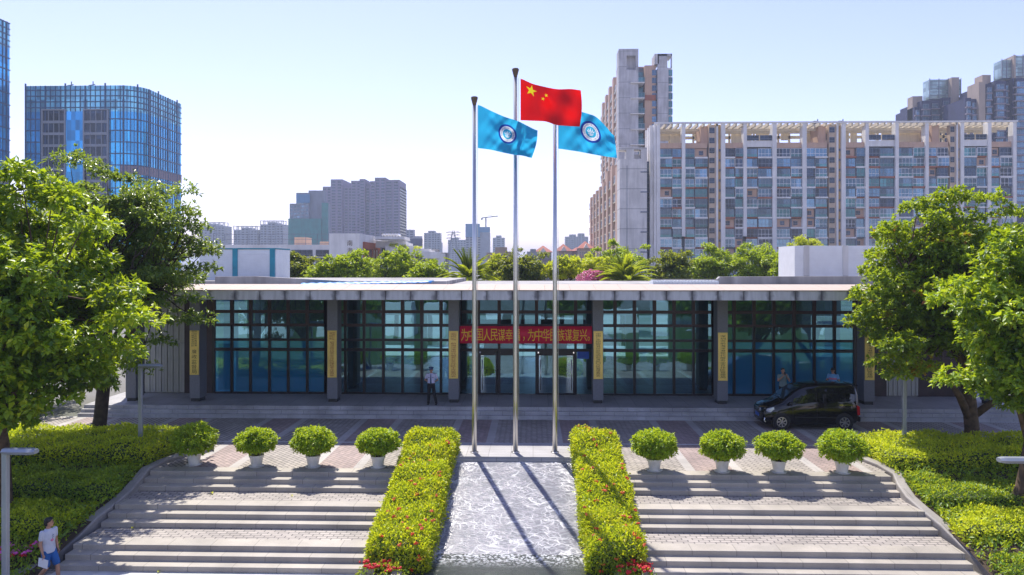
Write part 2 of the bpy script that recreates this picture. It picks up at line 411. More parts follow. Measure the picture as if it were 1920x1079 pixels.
class MB:
    def __init__(s): s.v = []; s.f = []; s.m = []; s.cur = 0; s.st = []
    def mat(s, i): s.cur = i; return s
    def add(s, vs, fs):
        s.st.append((len(s.v), len(s.f))); b = len(s.v); s.v += [tuple(p) for p in vs]
        for f in fs: s.f.append(tuple(b + i for i in f)); s.m.append(s.cur)
        return s
    def box(s, x0, x1, y0, y1, z0, z1):
        x0, x1 = min(x0, x1), max(x0, x1); y0, y1 = min(y0, y1), max(y0, y1); z0, z1 = min(z0, z1), max(z0, z1)
        v = [(x, y, z) for z in (z0, z1) for y in (y0, y1) for x in (x0, x1)]
        return s.add(v, [(0, 2, 3, 1), (4, 5, 7, 6), (0, 1, 5, 4), (2, 6, 7, 3), (0, 4, 6, 2), (1, 3, 7, 5)])
    def bar(s, a, b, wx, wy=None):          # rectangular bar from a to b
        a, b = Vector(a), Vector(b); wy = wy or wx
        d = (b - a).normalized(); u = d.cross(Vector((0, 0, 1)))
        if u.length < 1e-4: u = Vector((1, 0, 0))
        u.normalize(); t = u.cross(d)
        v = [p + u * i * wx / 2 + t * j * wy / 2 for p in (a, b) for i, j in ((-1, -1), (1, -1), (1, 1), (-1, 1))]
        return s.add(v, [(3, 2, 1, 0), (4, 5, 6, 7), (0, 1, 5, 4), (1, 2, 6, 5), (2, 3, 7, 6), (3, 0, 4, 7)])
    def quad(s, a, b, c, d): return s.add([a, b, c, d], [(0, 1, 2, 3)])
    def prism(s, poly, ax, t0, t1):         # polygon in two axes pushed along the third (ax: 0 x, 1 y, 2 z)
        n = len(poly)
        def P(p, t): return (t, p[0], p[1]) if ax == 0 else (p[0], t, p[1]) if ax == 1 else (p[0], p[1], t)
        v = [P(p, t0) for p in poly] + [P(p, t1) for p in poly]
        return s.add(v, [tuple(range(n)), tuple(range(2 * n - 1, n - 1, -1))] + [(i, i + n, (i + 1) % n + n, (i + 1) % n) for i in range(n)])
    def tube(s, pts, rad, n=8, cap=True):
        pts = [Vector(p) for p in pts]; m = len(pts)
        rad = rad if hasattr(rad, '__len__') else [rad] * m
        vs = []; ref = None
        for i, p in enumerate(pts):
            d = (pts[min(i + 1, m - 1)] - pts[max(i - 1, 0)]).normalized()
            if ref is None or abs(ref.dot(d)) > .95: ref = Vector((0, 0, 1)) if abs(d.z) < .9 else Vector((1, 0, 0))
            u = (ref - d * ref.dot(d)).normalized(); t = d.cross(u); ref = u
            vs += [p + (u * math.cos(2 * math.pi * k / n) + t * math.sin(2 * math.pi * k / n)) * rad[i] for k in range(n)]
        fs = [(i * n + k, i * n + (k + 1) % n, (i + 1) * n + (k + 1) % n, (i + 1) * n + k) for i in range(m - 1) for k in range(n)]
        if cap: fs += [tuple(range(n))[::-1], tuple((m - 1) * n + k for k in range(n))]
        return s.add(vs, fs)
    def lathe(s, prof, c=(0, 0, 0), n=20):
        c = Vector(c)
        vs = [c + Vector((r * math.cos(2 * math.pi * k / n), r * math.sin(2 * math.pi * k / n), z)) for r, z in prof for k in range(n)]
        m = len(prof)
        fs = [(i * n + k, i * n + (k + 1) % n, (i + 1) * n + (k + 1) % n, (i + 1) * n + k) for i in range(m - 1) for k in range(n)]
        fs += [tuple(range(n))[::-1], tuple((m - 1) * n + k for k in range(n))]
        return s.add(vs, fs)
    def ball(s, c, r, n=12, k=8, rot=None):
        c = Vector(c); r = Vector(r) if hasattr(r, '__len__') else Vector((r, r, r))
        vs = []
        for i in range(k + 1):
            a = math.pi * i / k
            for j in range(n):
                b = 2 * math.pi * j / n
                q = Vector((r.x * math.sin(a) * math.cos(b), r.y * math.sin(a) * math.sin(b), r.z * math.cos(a)))
                if rot: q = rot @ q
                vs.append(c + q)
        fs = [(i * n + j, (i + 1) * n + j, (i + 1) * n + (j + 1) % n, i * n + (j + 1) % n) for i in range(k) for j in range(n)]
        return s.add(vs, fs)
    def mesh(s, name, mats, smooth=False):
        me = bpy.data.meshes.new(name); me.from_pydata(s.v, [], s.f)
        for m in ([mats] if isinstance(mats, str) else mats): me.materials.append(M[m])
        me.polygons.foreach_set('material_index', s.m)
        if smooth: me.polygons.foreach_set('use_smooth', [True] * len(s.f))
        me.update(); return me
    def build(s, name, mats, parent=None, smooth=False, local=False):
        return link(name, s.mesh(name, mats, smooth), parent, local)
def each(mb, name, mats, parent, cap=100):     # every piece of mb becomes a part of its own; past the cap the rest is one part
    ends = mb.st[1:] + [(len(mb.v), len(mb.f))]; rest = None
    for k, ((v0, f0), (v1, f1)) in enumerate(zip(mb.st, ends)):
        q = MB() if k < cap else (rest or MB())
        if k >= cap: rest = q
        b = len(q.v); q.v += mb.v[v0:v1]; q.f += [tuple(i - v0 + b for i in f) for f in mb.f[f0:f1]]; q.m += mb.m[f0:f1]
        if k < cap: q.build(name, mats, parent)
    if rest: rest.build(name, mats, parent)['kind'] = 'stuff'
def struct(name, mb, mats, kind='structure', smooth=False):
    return tag(mb.build(name, mats, smooth=smooth), kind=kind)
def bevel(o, wd, seg=2):
    m = o.modifiers.new('b', 'BEVEL'); m.width = wd; m.segments = seg; m.limit_method = 'ANGLE'; m.angle_limit = R(40); return o

# ------------------------------------------------------------------ leaves
def unit(a): return a / np.maximum(np.linalg.norm(a, axis=-1, keepdims=True), 1e-6)
class Leaves:
    def __init__(s): s.P = []; s.D = []; s.U = []; s.L = []; s.W = []; s.T = []
    def add(s, P, D, U, L, W, T):
        n = len(P); s.P.append(P); s.D.append(D); s.U.append(U)
        for lst, v in ((s.L, L), (s.W, W), (s.T, T)): lst.append(np.broadcast_to(np.asarray(v, float), (n,)).copy())
    def build(s, name, mat, parent=None, fold=.25, core=None, coremat=None):
        P, D, U = (np.concatenate(q) for q in (s.P, s.D, s.U)); L, W, T = (np.concatenate(q)[:, None] for q in (s.L, s.W, s.T))
        D = unit(D); S = unit(np.cross(D, U)); U = np.cross(S, D)
        mid = P + D * L * .45 + U * L * fold * .5
        V = np.stack([P, mid + S * W * L * .5, P + D * L - U * L * fold * .35, mid - S * W * L * .5], 1).reshape(-1, 3)
        n = len(P); b = np.arange(n)[:, None] * 4
        Fs = np.concatenate([b + np.array([[0, 1, 2]]), b + np.array([[0, 2, 3]])], 1).reshape(-1, 3)
        tint = np.repeat(T[:, 0], 2)
        me = npmesh(name, V, Fs, [mat], tint)
        return link(name, me, parent)
def rnd(n): return RNG.standard_normal((n, 3))
def tips(Lf, tip, out, k, size, wd, spread=.9, droop=.35, tone=.5, tvar=.3):
    """a rosette of k leaves at every twig tip"""
    n = len(tip)
    P = np.repeat(tip, k, 0); O = np.repeat(out, k, 0)
    D = unit(O * .7 + unit(rnd(n * k)) * spread); D[:, 2] -= droop * RNG.random(n * k)
    U = unit(O * .5 + np.array([0, 0, .9]) + rnd(n * k) * .35)
    T = np.clip(np.repeat(tone if hasattr(tone, '__len__') else np.full(n, tone), k) + RNG.normal(0, tvar, n * k), 0, 1)
    Lf.add(P + rnd(n * k) * size * .15, D, U, size * RNG.uniform(.7, 1.3, n * k), wd * RNG.uniform(.8, 1.2, n * k), T)

def crown_points(c, rad, n, lobes):
    """clump centres spread over a lumpy crown volume"""
    out = []
    while len(out) < n:
        d = Vector(RNG.standard_normal(3)).normalized()
        if d.z < -.55: continue
        bump = 1.0 + .28 * math.sin(d.x * lobes + 1.7) * math.cos(d.y * lobes * 1.3 + .6) + RNG.uniform(-.12, .08)
        q = RNG.random() ** .42
        p = Vector((c[0] + d.x * rad[0] * q * bump, c[1] + d.y * rad[1] * q * bump, c[2] + d.z * rad[2] * q * bump))
        if all((p - o).length > .33 * min(rad) * .55 for o in out) or RNG.random() < .25: out.append(p)
    return out
def tree(name, label, base, top_z, ctr, rad, leaf, bark='bark', n_clump=70, tips_n=26, k=6, size=.2, wd=.5, r0=.25, fork=.35, clump=.75, group=None, lobes=5, extra=(), seed=1, shrink=1.0, droop=.35, fill=0, low=()):
    global RNG
    RNG = np.random.default_rng(seed)
    t = thing(name, base, label, 'tree', group)
    base = Vector(base); ctr = Vector(ctr)
    pts = crown_points(ctr, rad, n_clump, lobes) + [Vector(e) for e in extra]
    tr = MB()
    fk = base.lerp(Vector((ctr.x, ctr.y, ctr.z)), fork); fk.x = base.x + (ctr.x - base.x) * .25 + .08
    up = ctr + Vector((0, 0, rad[2] * .45))
    tr.tube([base + Vector((0, 0, -.25)), base + Vector((0, 0, .05)), base.lerp(fk, .35) + Vector((.04, 0, 0)), fk, fk.lerp(up, .5) + Vector((-.1, .05, 0)), up], [r0 * 1.45, r0 * 1.15, r0 * .95, r0 * .9, r0 * .5, r0 * .12], 10)
    nb = max(5, n_clump // 9)
    limbs = []
    for i in range(nb):
        a = 2 * math.pi * i / nb + RNG.uniform(-.3, .3)
        q = RNG.uniform(.0, .75); st = fk.lerp(up, q * .7)
        e = Vector((ctr.x + math.cos(a) * rad[0] * RNG.uniform(.55, .8), ctr.y + math.sin(a) * rad[1] * RNG.uniform(.5, .8), ctr.z + rad[2] * RNG.uniform(-.35, .45) * (1.0 if q > .3 else .7)))
        mdl = st.lerp(e, .5) + Vector((0, 0, -.12 * (e - st).length * .5 + RNG.uniform(-.1, .2)))
        rr = r0 * (.55 - .3 * q)
        tr.tube([st, mdl, e], [rr, rr * .6, rr * .22], 7); limbs.append((st, mdl, e, rr))
    for p in pts:
        best = min(limbs, key=lambda L: min((p - L[1]).length, (p - L[2]).length))
        a = best[1].lerp(best[2], RNG.uniform(.2, .9))
        tr.tube([a, a.lerp(p, .55) + Vector((0, 0, -.1)), p], [r0 * .16, r0 * .1, r0 * .04], 5)
    for q, mid_, e in low:                     # low limbs that show below the crown
        tr.tube([base.lerp(fk, q), Vector(mid_), Vector(e)], [r0 * .62, r0 * .5, r0 * .22], 8)
    tr.build('trunk', bark, t, smooth=True)
    Lf = Leaves()
    for p in pts:
        cr = clump * RNG.uniform(.7, 1.25)
        m = int(tips_n * RNG.uniform(.7, 1.3))
        d = unit(rnd(m)); d[:, 2] = np.abs(d[:, 2]) * .9 - .32; d = unit(d)
        q = RNG.random(m) ** .5
        tp = np.array(p) + d * cr * q[:, None] * np.array([1, 1, .72])
        outd = unit(d + np.array([0, 0, .3]) + .35 * unit(np.array(p - ctr))[None, :])
        tone = np.clip(RNG.normal(.5, .13) + RNG.normal(0, .14, m), 0.03, .97)
        tips(Lf, tp, outd, k, size, wd, tone=tone, tvar=.14, droop=droop)
    if fill:                                   # leaves deep inside the crown
        d = unit(rnd(fill)); tp = np.array(ctr) + d * np.array(rad) * (RNG.random(fill) ** .4 * .86)[:, None]; tp = tp[tp[:, 2] > ctr.z - rad[2] * .62]
        tips(Lf, tp, unit(rnd(len(tp))), 4, size * 1.15, wd, tone=.4, tvar=.14, droop=droop)
    Lf.build('crown', leaf, t)
    return t
def scatter_box(Lf, x0, x1, y0, y1, zt, zb, n_top, n_front, size, wd, lump=.12, sides=True, tone=.5, zfun=None, tilt=.38, back=True):
    """leaves over the top and faces of a clipped hedge block; zfun lets its top follow a slope"""
    def put(P, nrm, n):
        ph = .5 * (np.sin(P[:, 0] * 3.1 + P[:, 1] * 1.3) + np.sin(P[:, 1] * 4.3 - P[:, 0] * 1.7))
        P = P + nrm * (lump * ph[:, None] + RNG.normal(0, size * .45, (n, 1)))
        D = unit(nrm * .75 + np.array([0, 0, .25]) + unit(rnd(n)) * .9)
        U = unit(nrm * .6 + np.array([0, 0, .6]) + rnd(n) * tilt)
        T = np.clip(tone + .12 * np.sin(P[:, 0] * 1.9 + 1) * np.sin(P[:, 1] * 2.3) + RNG.normal(0, .25, n), 0, 1)
        Lf.add(P, D, U, size * RNG.uniform(.65, 1.35, n), wd * RNG.uniform(.8, 1.2, n), T)
    zf = zfun or (lambda x, y: np.full_like(x, zt))
    zl = zfun and (lambda x, y: zfun(x, y) - (zt - zb)) or (lambda x, y: np.full_like(x, zb))
    n = int(n_top * (x1 - x0) * (y1 - y0))
    P = np.stack([RNG.uniform(x0, x1, n), RNG.uniform(y0, y1, n), np.zeros(n)], 1); P[:, 2] = zf(P[:, 0], P[:, 1])
    e = np.minimum(np.minimum(P[:, 0] - x0, x1 - P[:, 0]), np.minimum(P[:, 1] - y0, y1 - P[:, 1]))
    P[:, 2] -= np.clip(.22 - e, 0, .22) ** 2 * 2.6
    put(P, np.array([0, 0, 1.0]), n)
    fs = [('y', y0, -1)] + ([('y', y1, 1)] if back else []) + ([('x', x0, -1), ('x', x1, 1)] if sides else [])
    for ax, c, sg in fs:
        ln = (x1 - x0) if ax == 'y' else (y1 - y0)
        n = int(n_front * ln * (zt - zb) * (1 if sg < 0 or ax == 'x' else .5)); n = max(n, 10)
        t = RNG.uniform(0, 1, n); P = np.zeros((n, 3))
        if ax == 'y': P[:, 0] = x0 + ln * t; P[:, 1] = c
        else: P[:, 0] = c; P[:, 1] = y0 + ln * t
        q = RNG.random(n); P[:, 2] = zl(P[:, 0], P[:, 1]) * (1 - q) + zf(P[:, 0], P[:, 1]) * q
        nr = np.array([0, sg, .12]) if ax == 'y' else np.array([sg, 0, .12])
        P -= nr * (np.clip(q - .8, 0, .2) * .5)[:, None]
        put(P, nr, n)
def core_slope(x0, x1, y0, y1, ztf, zbf, n=8):  # solid core added inside a hedge to block light
    mb = MB()
    ys = [y0 + (y1 - y0) * i / n for i in range(n + 1)]
    prof = [(y, ztf(y)) for y in ys] + [(y, zbf(y)) for y in ys[::-1]]
    return mb.prism(prof, 0, x0, x1)

# ------------------------------------------------------------------ writing
def glyph(s):
    c = bpy.data.curves.new('g', 'FONT'); c.body = s; c.size = 1; c.resolution_u = 2
    o = bpy.data.objects.new('g', c); COL.objects.link(o)
    me = bpy.data.meshes.new_from_object(o.evaluated_get(bpy.context.evaluated_depsgraph_get()))
    V = np.array([v.co[:2] for v in me.vertices]) if len(me.vertices) else np.zeros((0, 2)); Fs = [tuple(p.vertices) for p in me.polygons]
    bpy.data.objects.remove(o); bpy.data.curves.remove(c); bpy.data.meshes.remove(me)
    return V, Fs
GL = {}
def letters(mb, s, cx, cy, wd, ht, put):        # one character centred at cx, cy; put(x, y) -> place
    if s not in GL: GL[s] = glyph(s)
    V, Fs = GL[s]
    if not len(V): return
    lo, hi = V.min(0), V.max(0); full = '\u4e00' <= s <= '\u9fff'
    mid = (lo + hi) / 2; ext = (hi - lo)
    sc = np.array([wd, ht]) / (np.maximum(ext, .7) if full else np.array([.9, .9]))
    if not full: mid = np.array([mid[0], .36])
    mb.add([put(cx + (x - mid[0]) * sc[0], cy + (y - mid[1]) * sc[1]) for x, y in V], Fs)

# ------------------------------------------------------------------ ground, drive, stairs
g = MB()
ys = [(-400, -1.36), (26.70, -1.36), (26.8, -.03), (9000, -.03)]
for (ya, za), (yb, zb) in zip(ys, ys[1:]):
    g.quad((-6000, ya, za), (6000, ya, za), (6000, yb, zb), (-6000, yb, zb))
struct('ground', g, 'ground')
YS, RUN, RISE = 24.5, .36, .15             # top stair edge
XL, XR = -12.75, 11.6
m = MB(); m.quad((-45, 28.62, 0), (45, 28.62, 0), (45, 33.1, 0), (-45, 33.1, 0))
m.quad((-45, 25.0, 0), (-2.9, 25.0, 0), (-2.9, 28.62, 0), (-45, 28.62, 0)); m.quad((1.6, 25.0, 0), (45, 25.0, 0), (45, 28.62, 0), (1.6, 28.62, 0))
struct('driveway', m, 'paving_drive')
m = MB(); m.quad((-45, 33.1, .002), (45, 33.1, .002), (45, 33.22, .006), (-45, 33.22, .006))
m.quad((-45, 28.62, .006), (45, 28.62, .006), (45, 28.74, .006), (-45, 28.74, .006)); struct('edge_line', m, 'line_pale')
m = MB(); m.quad((-40, -30, -1.35), (40, -30, -1.35), (40, 19.75, -1.35), (-40, 19.75, -1.35)); struct('lower_plaza', m, 'paving_plain')
def flight(y, z, x0, x1, extra):
    mb = MB(); y1 = y + extra
    prof = [(y1, z)]
    prof += [(y, z)]
    for i in range(1, 3):
        prof += [(y - (i - 1) * RUN, z - i * RISE), (y - i * RUN, z - i * RISE)]
    prof += [(y - 2 * RUN, z - 3 * RISE), (y1, z - 3 * RISE)]
    return mb.prism(prof, 0, x0, x1)
WL, WR = -4.45, 3.1                           # outer sides of the two hedges beside the water
tops = [(24.5, 0.0), (22.42, -.45), (20.36, -.90)]
for x0, x1 in ((XL, WL + .25), (WR - .25, XR)):
    for i, (y, z) in enumerate(tops):
        f = struct('stone_steps', flight(y, z, x0, x1, .52), 'granite'); bevel(f, .012)
        yb = tops[i + 1][0] + .52 if i < 2 else None
        if i < 2:
            m = MB(); m.quad((x0, tops[i + 1][0] + .5, z - .4515), (x1, tops[i + 1][0] + .5, z - .4515), (x1, y - .70, z - .4515), (x0, y - .70, z - .4515))
            struct('landing', m, 'paving_plain')
    m = MB(); m.quad((x0, 19.3, -1.345), (x1, 19.3, -1.345), (x1, 19.66, -1.345), (x0, 19.66, -1.345)); struct('edge_strip', m, 'line_pale')
# winding stone kerbs down both sides of the stairs
def kerb(path, wd, name):
    mb = MB(); n = len(path); pr = []
    for i, p in enumerate(path):
        a = Vector(path[max(0, i - 1)]); b = Vector(path[min(n - 1, i + 1)]); d = (b - a); d.z = 0; d.normalize()
        s = Vector((d.y, -d.x, 0)); p = Vector(p)
        for q, zz in ((-wd / 2, -1.2), (-wd / 2, 0), (wd / 2, 0), (wd / 2, -1.2)): pr.append(p + s * q + Vector((0, 0, zz)))
    fs = [(i * 4 + k, i * 4 + (k + 1) % 4, i * 4 + 4 + (k + 1) % 4, i * 4 + 4 + k) for i in range(n - 1) for k in range(4)]
    mb.add(pr, fs + [(0, 1, 2, 3), tuple((n - 1) * 4 + k for k in (3, 2, 1, 0))])
    bevel(struct(name, mb, 'kerb_stone'), .05, 3)
kerb([(-11.9, 27.3, .14), (-12.5, 26.5, .14), (-12.8, 25.5, .12), (-12.95, 24.6, .08), (-12.9, 24.0, -.08), (-12.85, 23.3, -.26), (-12.9, 22.6, -.42), (-13.05, 21.8, -.62), (-13.1, 21.1, -.85), (-13.15, 20.4, -1.02), (-13.3, 19.8, -1.14), (-13.5, 19.2, -1.2), (-14.0, 18.3, -1.2), (-14.7, 17.3, -1.22), (-15.6, 16.2, -1.22)], .32, 'kerb')
kerb([(11.2, 27.4, .14), (11.55, 26.6, .14), (11.8, 25.6, .12), (11.85, 24.6, .08), (11.7, 24.0, -.08), (11.62, 23.3, -.26), (11.7, 22.6, -.42), (11.85, 21.8, -.62), (11.95, 21.1, -.85), (12.0, 20.4, -1.02), (12.1, 19.8, -1.14), (12.2, 19.2, -1.2), (12.4, 18.2, -1.2), (12.9, 16.8, -1.22)], .32, 'kerb')
# planting soil beside the stairs
for x0, x1 in ((-45, -12.95), (11.8, 45)):
    m = MB(); pf = [(28.55, .05), (25.0, .05), (22.8, -.45), (20.5, -.9), (19.2, -1.28), (16.0, -1.30)]
    for (ya, za), (yb, zb) in zip(pf, pf[1:]): m.quad((x0, yb, zb), (x1, yb, zb), (x1, ya, za), (x0, ya, za))
    struct('planting_bed', m, 'soil')

# ------------------------------------------------------------------ the water slide between the hedges
WX0, WX1, WYT, WYB, WZT, WZB = -2.72, 1.42, 26.55, 20.95, -.12, -1.36
m = MB(); nx, ny = 24, 60
vs = [(WX0 + (WX1 - WX0) * i / nx, WYB + (WYT - WYB) * j / ny, WZB + (WZT - WZB) * j / ny) for j in range(ny + 1) for i in range(nx + 1)]
m.add(vs, [(j * (nx + 1) + i, j * (nx + 1) + i + 1, (j + 1) * (nx + 1) + i + 1, (j + 1) * (nx + 1) + i) for j in range(ny) for i in range(nx)])
struct('falling_water', m, 'falling_water', smooth=True)
m = MB(); m.quad((WX0 - .7, 19.2, -1.33), (WX1 + .7, 19.2, -1.33), (WX1 + .7, 21.2, -1.33), (WX0 - .7, 21.2, -1.33)); struct('pool_water', m, 'pool_water')
m = MB(); m.box(WX0 - .2, WX1 + .2, 26.55, 28.62, -.6, .03); m.box(WX0, WX1, 26.5, 26.56, -.3, -.05)
struct('flagpole_terrace', m, 'podium_paving')
m = MB(); m.box(WX0 - 1.0, WX1 + 1.0, 19.0, 19.3, -1.6, -1.24)
m.box(WX0 - 1.0, WX0 - .72, 19.3, 20.2, -1.6, -1.24); m.box(WX1 + .72, WX1 + 1.0, 19.3, 20.2, -1.6, -1.24); bevel(struct('pool_rim', m, 'granite'), .03)
m = MB()
for xx in (WX0 - .16, WX1): m.prism([(26.6, .0), (26.6, -1.6), (20.6, -1.6), (20.6, -1.2)], 0, xx, xx + .16)
struct('channel_side', m, 'kerb_stone')

# clipped flowering hedges running down beside the water
def slope_top(y): return .62 + (y - 26.3) * (1.36 / 6.6) * (1.0)
def flowering_hedge(x0, x1, lab, seed):
    global RNG; RNG = np.random.default_rng(seed)
    y0, y1 = 19.75, 27.5
    t = thing('flowering_hedge', ((x0 + x1) / 2, y0, -1.35), lab, 'hedge', 'flowering hedges beside the falling water')
    zt = lambda y: min(.80, .80 + (y - 26.4) * .225)
    core_slope(x0 + .12, x1 - .12, y0 + .12, y1 - .12, lambda y: zt(y) - .12, lambda y: min(0, zt(y) - .95)).build('hedge_core', 'core_green', t)  # added solid core keeps light from passing between the leaves
    Lf = Leaves()
    zf = lambda x, y: np.minimum(.80, .80 + (y - 26.4) * .225) + .07 * np.sin(y * 2.1 + x) + .05 * np.sin(y * 5.0 - x * 2)
    scatter_box(Lf, x0, x1, y0, y1, .95, -.0, 1000, 800, .10, .42, lump=.05, zfun=zf, tone=.52)
    Lf.build('foliage', 'leaf_ixora', t)
    me = None
    for i in range(54):
        x = RNG.uniform(x0, x1); y = y0 + (y1 - y0) * RNG.random() ** 1.2; z = float(zf(np.array([x]), np.array([y]))[0]) + .07
        if i % 3 == 0:
            x = (x0 if RNG.random() < .5 else x1); z -= RNG.uniform(0, .7)
            if RNG.random() < .35: x = RNG.uniform(x0, x1); y = y0 - .03; z = float(zf(np.array([x]), np.array([y]))[0]) - RNG.uniform(.05, .6)
        b = MB()
        for q in range(9):
            a = RNG.standard_normal(3) * .028; b.ball((x + a[0], y + a[1], z + abs(a[2]) * .7), .024 * RNG.uniform(.7, 1.2), 5, 4)
        b.build('flower_head', 'flower_orange' if RNG.random() < .55 else 'flower_red', t)
flowering_hedge(-4.42, -2.82, 'clipped yellow-green hedge with red flowers on the left side of the falling water', 21)
flowering_hedge(1.50, 2.95, 'clipped yellow-green hedge with red flowers on the right side of the falling water', 22)

# clipped hedges in steps down both planting beds
def bed_hedge(x0, x1, y0, y1, zt, zb, leaf, lab, seed, dens=520, size=.09, lump=.07, tone=.5, slope=0.0):
    global RNG; RNG = np.random.default_rng(seed)
    t = thing('clipped_hedge', ((x0 + x1) / 2, y0, zb), lab, 'hedge', 'hedges in the planting beds')
    zf = (lambda x, y: zt + (y - y1) * slope + .05 * np.sin(x * 1.7 + y) + .04 * np.sin(x * 3.9 - y * 2.2))
    core_slope(x0 + .1, x1 - .1, y0 + .12, y1 - .1, lambda y: zt + (y - y1) * slope - .13, lambda y: min(zb, zt + (y - y1) * slope - .2)).build('hedge_core', 'core_green', t)  # solid block added under the leaves so no light shows through
    Lf = Leaves(); scatter_box(Lf, x0, x1, y0, y1, zt, zb, dens, dens, size, .48, lump=lump, zfun=zf, tone=tone)
    Lf.build('foliage', leaf, t)
bed_hedge(-27, -13.05, 25.0, 28.5, .62, -.12, 'leaf_gold', 'golden-green hedge topmost of the left bed, under the dark spreading tree', 31, tone=.46)
bed_hedge(-26, -13.15, 22.75, 24.75, .02, -.75, 'leaf_ground', 'green hedge on the middle tier of the left planting bed', 32, tone=.6)
bed_hedge(-24, -13.3, 20.55, 22.6, -.40, -1.2, 'leaf_gold', 'lower green-gold hedge of the left bed, behind the walking man', 33, dens=560, tone=.3)
bed_hedge(11.95, 25, 25.1, 28.5, .55, -.12, 'leaf_gold', 'bright yellow hedge around the grey lamp post on the right', 34, tone=.58)
bed_hedge(11.9, 25, 22.75, 24.95, -.05, -.75, 'leaf_ground', 'dark green hedge on the middle tier of the right bed', 35, tone=.55)
bed_hedge(12.0, 22, 20.9, 22.6, -.38, -1.05, 'leaf_gold', 'bright yellow hedge block on the lower right bed above the red flowers', 36, tone=.62)
bed_hedge(12.25, 22, 19.35, 20.8, -.90, -1.3, 'leaf_ground', 'low loose green shrubs at the bottom of the right bed', 37, lump=.14, tone=.6)
def flower_patch(x0, x1, y0, y1, z, lab, mats, seed, n):
    global RNG; RNG = np.random.default_rng(seed)
    t = thing('flower_bed', ((x0 + x1) / 2, y0, z), lab, 'flowers')
    Lf = Leaves(); scatter_box(Lf, x0, x1, y0, y1, z + .28, z, 240, 200, .09, .5, lump=.08, tone=.35)
    Lf.build('foliage', 'leaf_ground', t)
    for i in range(n):
        x, y = RNG.uniform(x0, x1), RNG.uniform(y0, y1); b = MB(); zz = z + .33 + RNG.uniform(-.05, .06)
        for q in range(7):
            a = RNG.standard_normal(3) * .035; b.ball((x + a[0], y + a[1], zz + abs(a[2]) * .5), .03 * RNG.uniform(.7, 1.2), 5, 4)
        b.build('flower_head', mats[i % len(mats)], t)
RNG = np.random.default_rng(40); Lf = Leaves()
for x0, x1 in ((-26, -13.0), (11.85, 25)):
    n = 26000; P = np.stack([RNG.uniform(x0, x1, n), RNG.uniform(18.4, 28.4, n), np.zeros(n)], 1)
    P[:, 2] = np.interp(P[:, 1], [16.0, 19.2, 20.5, 22.8, 25.0, 28.5], [-1.3, -1.28, -.9, -.45, .05, .05]) + RNG.uniform(.02, .22, n)
    Lf.add(P, unit(rnd(n) * .8 + np.array([0, 0, .7])), unit(rnd(n) * .4 + np.array([0, 0, 1])), .13 * RNG.uniform(.6, 1.3, n), .5, RNG.uniform(.1, .9, n))
tag(Lf.build('ground_cover', 'leaf_ground'), kind='stuff')
flower_patch(-14.7, -13.6, 19.2, 20.35, -1.25, 'pink and red flowers beside the lamp post at lower left', ['flower_pink', 'flower_pink', 'flower_pink', 'flower_scarlet'], 41, 46)
flower_patch(12.5, 14.6, 18.0, 19.2, -1.3, 'scarlet flowers at the foot of the right planting bed', ['flower_scarlet', 'flower_scarlet', 'flower_pink'], 42, 46)
flower_patch(-4.5, -3.4, 19.1, 19.75, -1.35, 'red flowers at the foot of the left hedge beside the pool', ['flower_scarlet'], 43, 22)
flower_patch(2.15, 3.1, 19.1, 19.75, -1.35, 'red flowers at the foot of the right hedge beside the pool', ['flower_scarlet'], 44, 22)
RNG = np.random.default_rng(45); Lf = Leaves(); n = 9000
P = np.stack([RNG.uniform(-24, -14.0, n), RNG.uniform(16.2, 20, n), np.full(n, -1.28)], 1)
P = P[(P[:, 0] < -13.6 - (20 - P[:, 1]) * .5)]; n = len(P)
Lf.add(P, unit(rnd(n) * .3 + np.array([0, 0, 1])), unit(rnd(n)), .13, .12, RNG.random(n))
tag(Lf.build('grass', 'grass'), kind='stuff')

# ------------------------------------------------------------------ round shrubs in white pots
def potted(loc, sc, lab, seed):
    global RNG; RNG = np.random.default_rng(seed)
    t = thing('potted_shrub', loc, lab, 'shrub', 'round shrubs in white pots along the top of the stairs', RNG.uniform(0, 6))
    L0 = Vector(loc); p = MB()
    p.lathe([(.165, 0), (.17, .02), (.225, .33), (.25, .335), (.25, .40), (.22, .40), (.21, .35)], (0, 0, 0), 24)
    po = p.build('pot', 'pot_white', t, smooth=False, local=True)
    d_ = MB(); d_.lathe([(.25, 0), (.27, .03), (.25, .035)], (0, 0, 0), 24); d_.build('saucer', 'pot_white', t, local=True)
    st = MB()
    for i in range(9):
        a = i * .7; st.tube([(0.03 * math.cos(a), .03 * math.sin(a), .3), (.14 * math.cos(a), .14 * math.sin(a), .55), (.4 * math.cos(a), .4 * math.sin(a), .8)], [.02, .015, .008], 5)
    st.build('stem', 'bark', t, local=True)
    n = 850; d = unit(rnd(n)); d = d[d[:, 2] > -.62]; n = len(d)
    rad = np.array([.69 * RNG.uniform(.94, 1.06), .69, .45 * RNG.uniform(.9, 1.1)]) * sc; q = RNG.uniform(.84, 1.04, n) + (RNG.random(n) > .95) * .08
    lump = 1 + .09 * np.sin(d[:, 0] * 6 + seed) * np.cos(d[:, 1] * 5 + seed * 2) + .05 * np.sin(d[:, 2] * 8 + seed)
    P = np.array([0, 0, .86]) + d * rad * (q * lump)[:, None]
    dn = d[:, 2] < 0; P[dn, 2] -= 0.02
    P += np.array(L0)
    Lf = Leaves(); tips(Lf, P, unit(d + np.array([0, 0, .25])), 7, .092, .42, spread=.8, droop=.3, tone=.55, tvar=.2)
    q2 = 350; d2 = unit(rnd(q2)); P2 = np.array([0, 0, .84]) + d2 * rad * .7 + np.array(L0)
    tips(Lf, P2, d2, 6, .14, .5, tone=.4)
    Lf.build('foliage', 'leaf_pot', t)
PL = ['first', 'second', 'third', 'fourth']
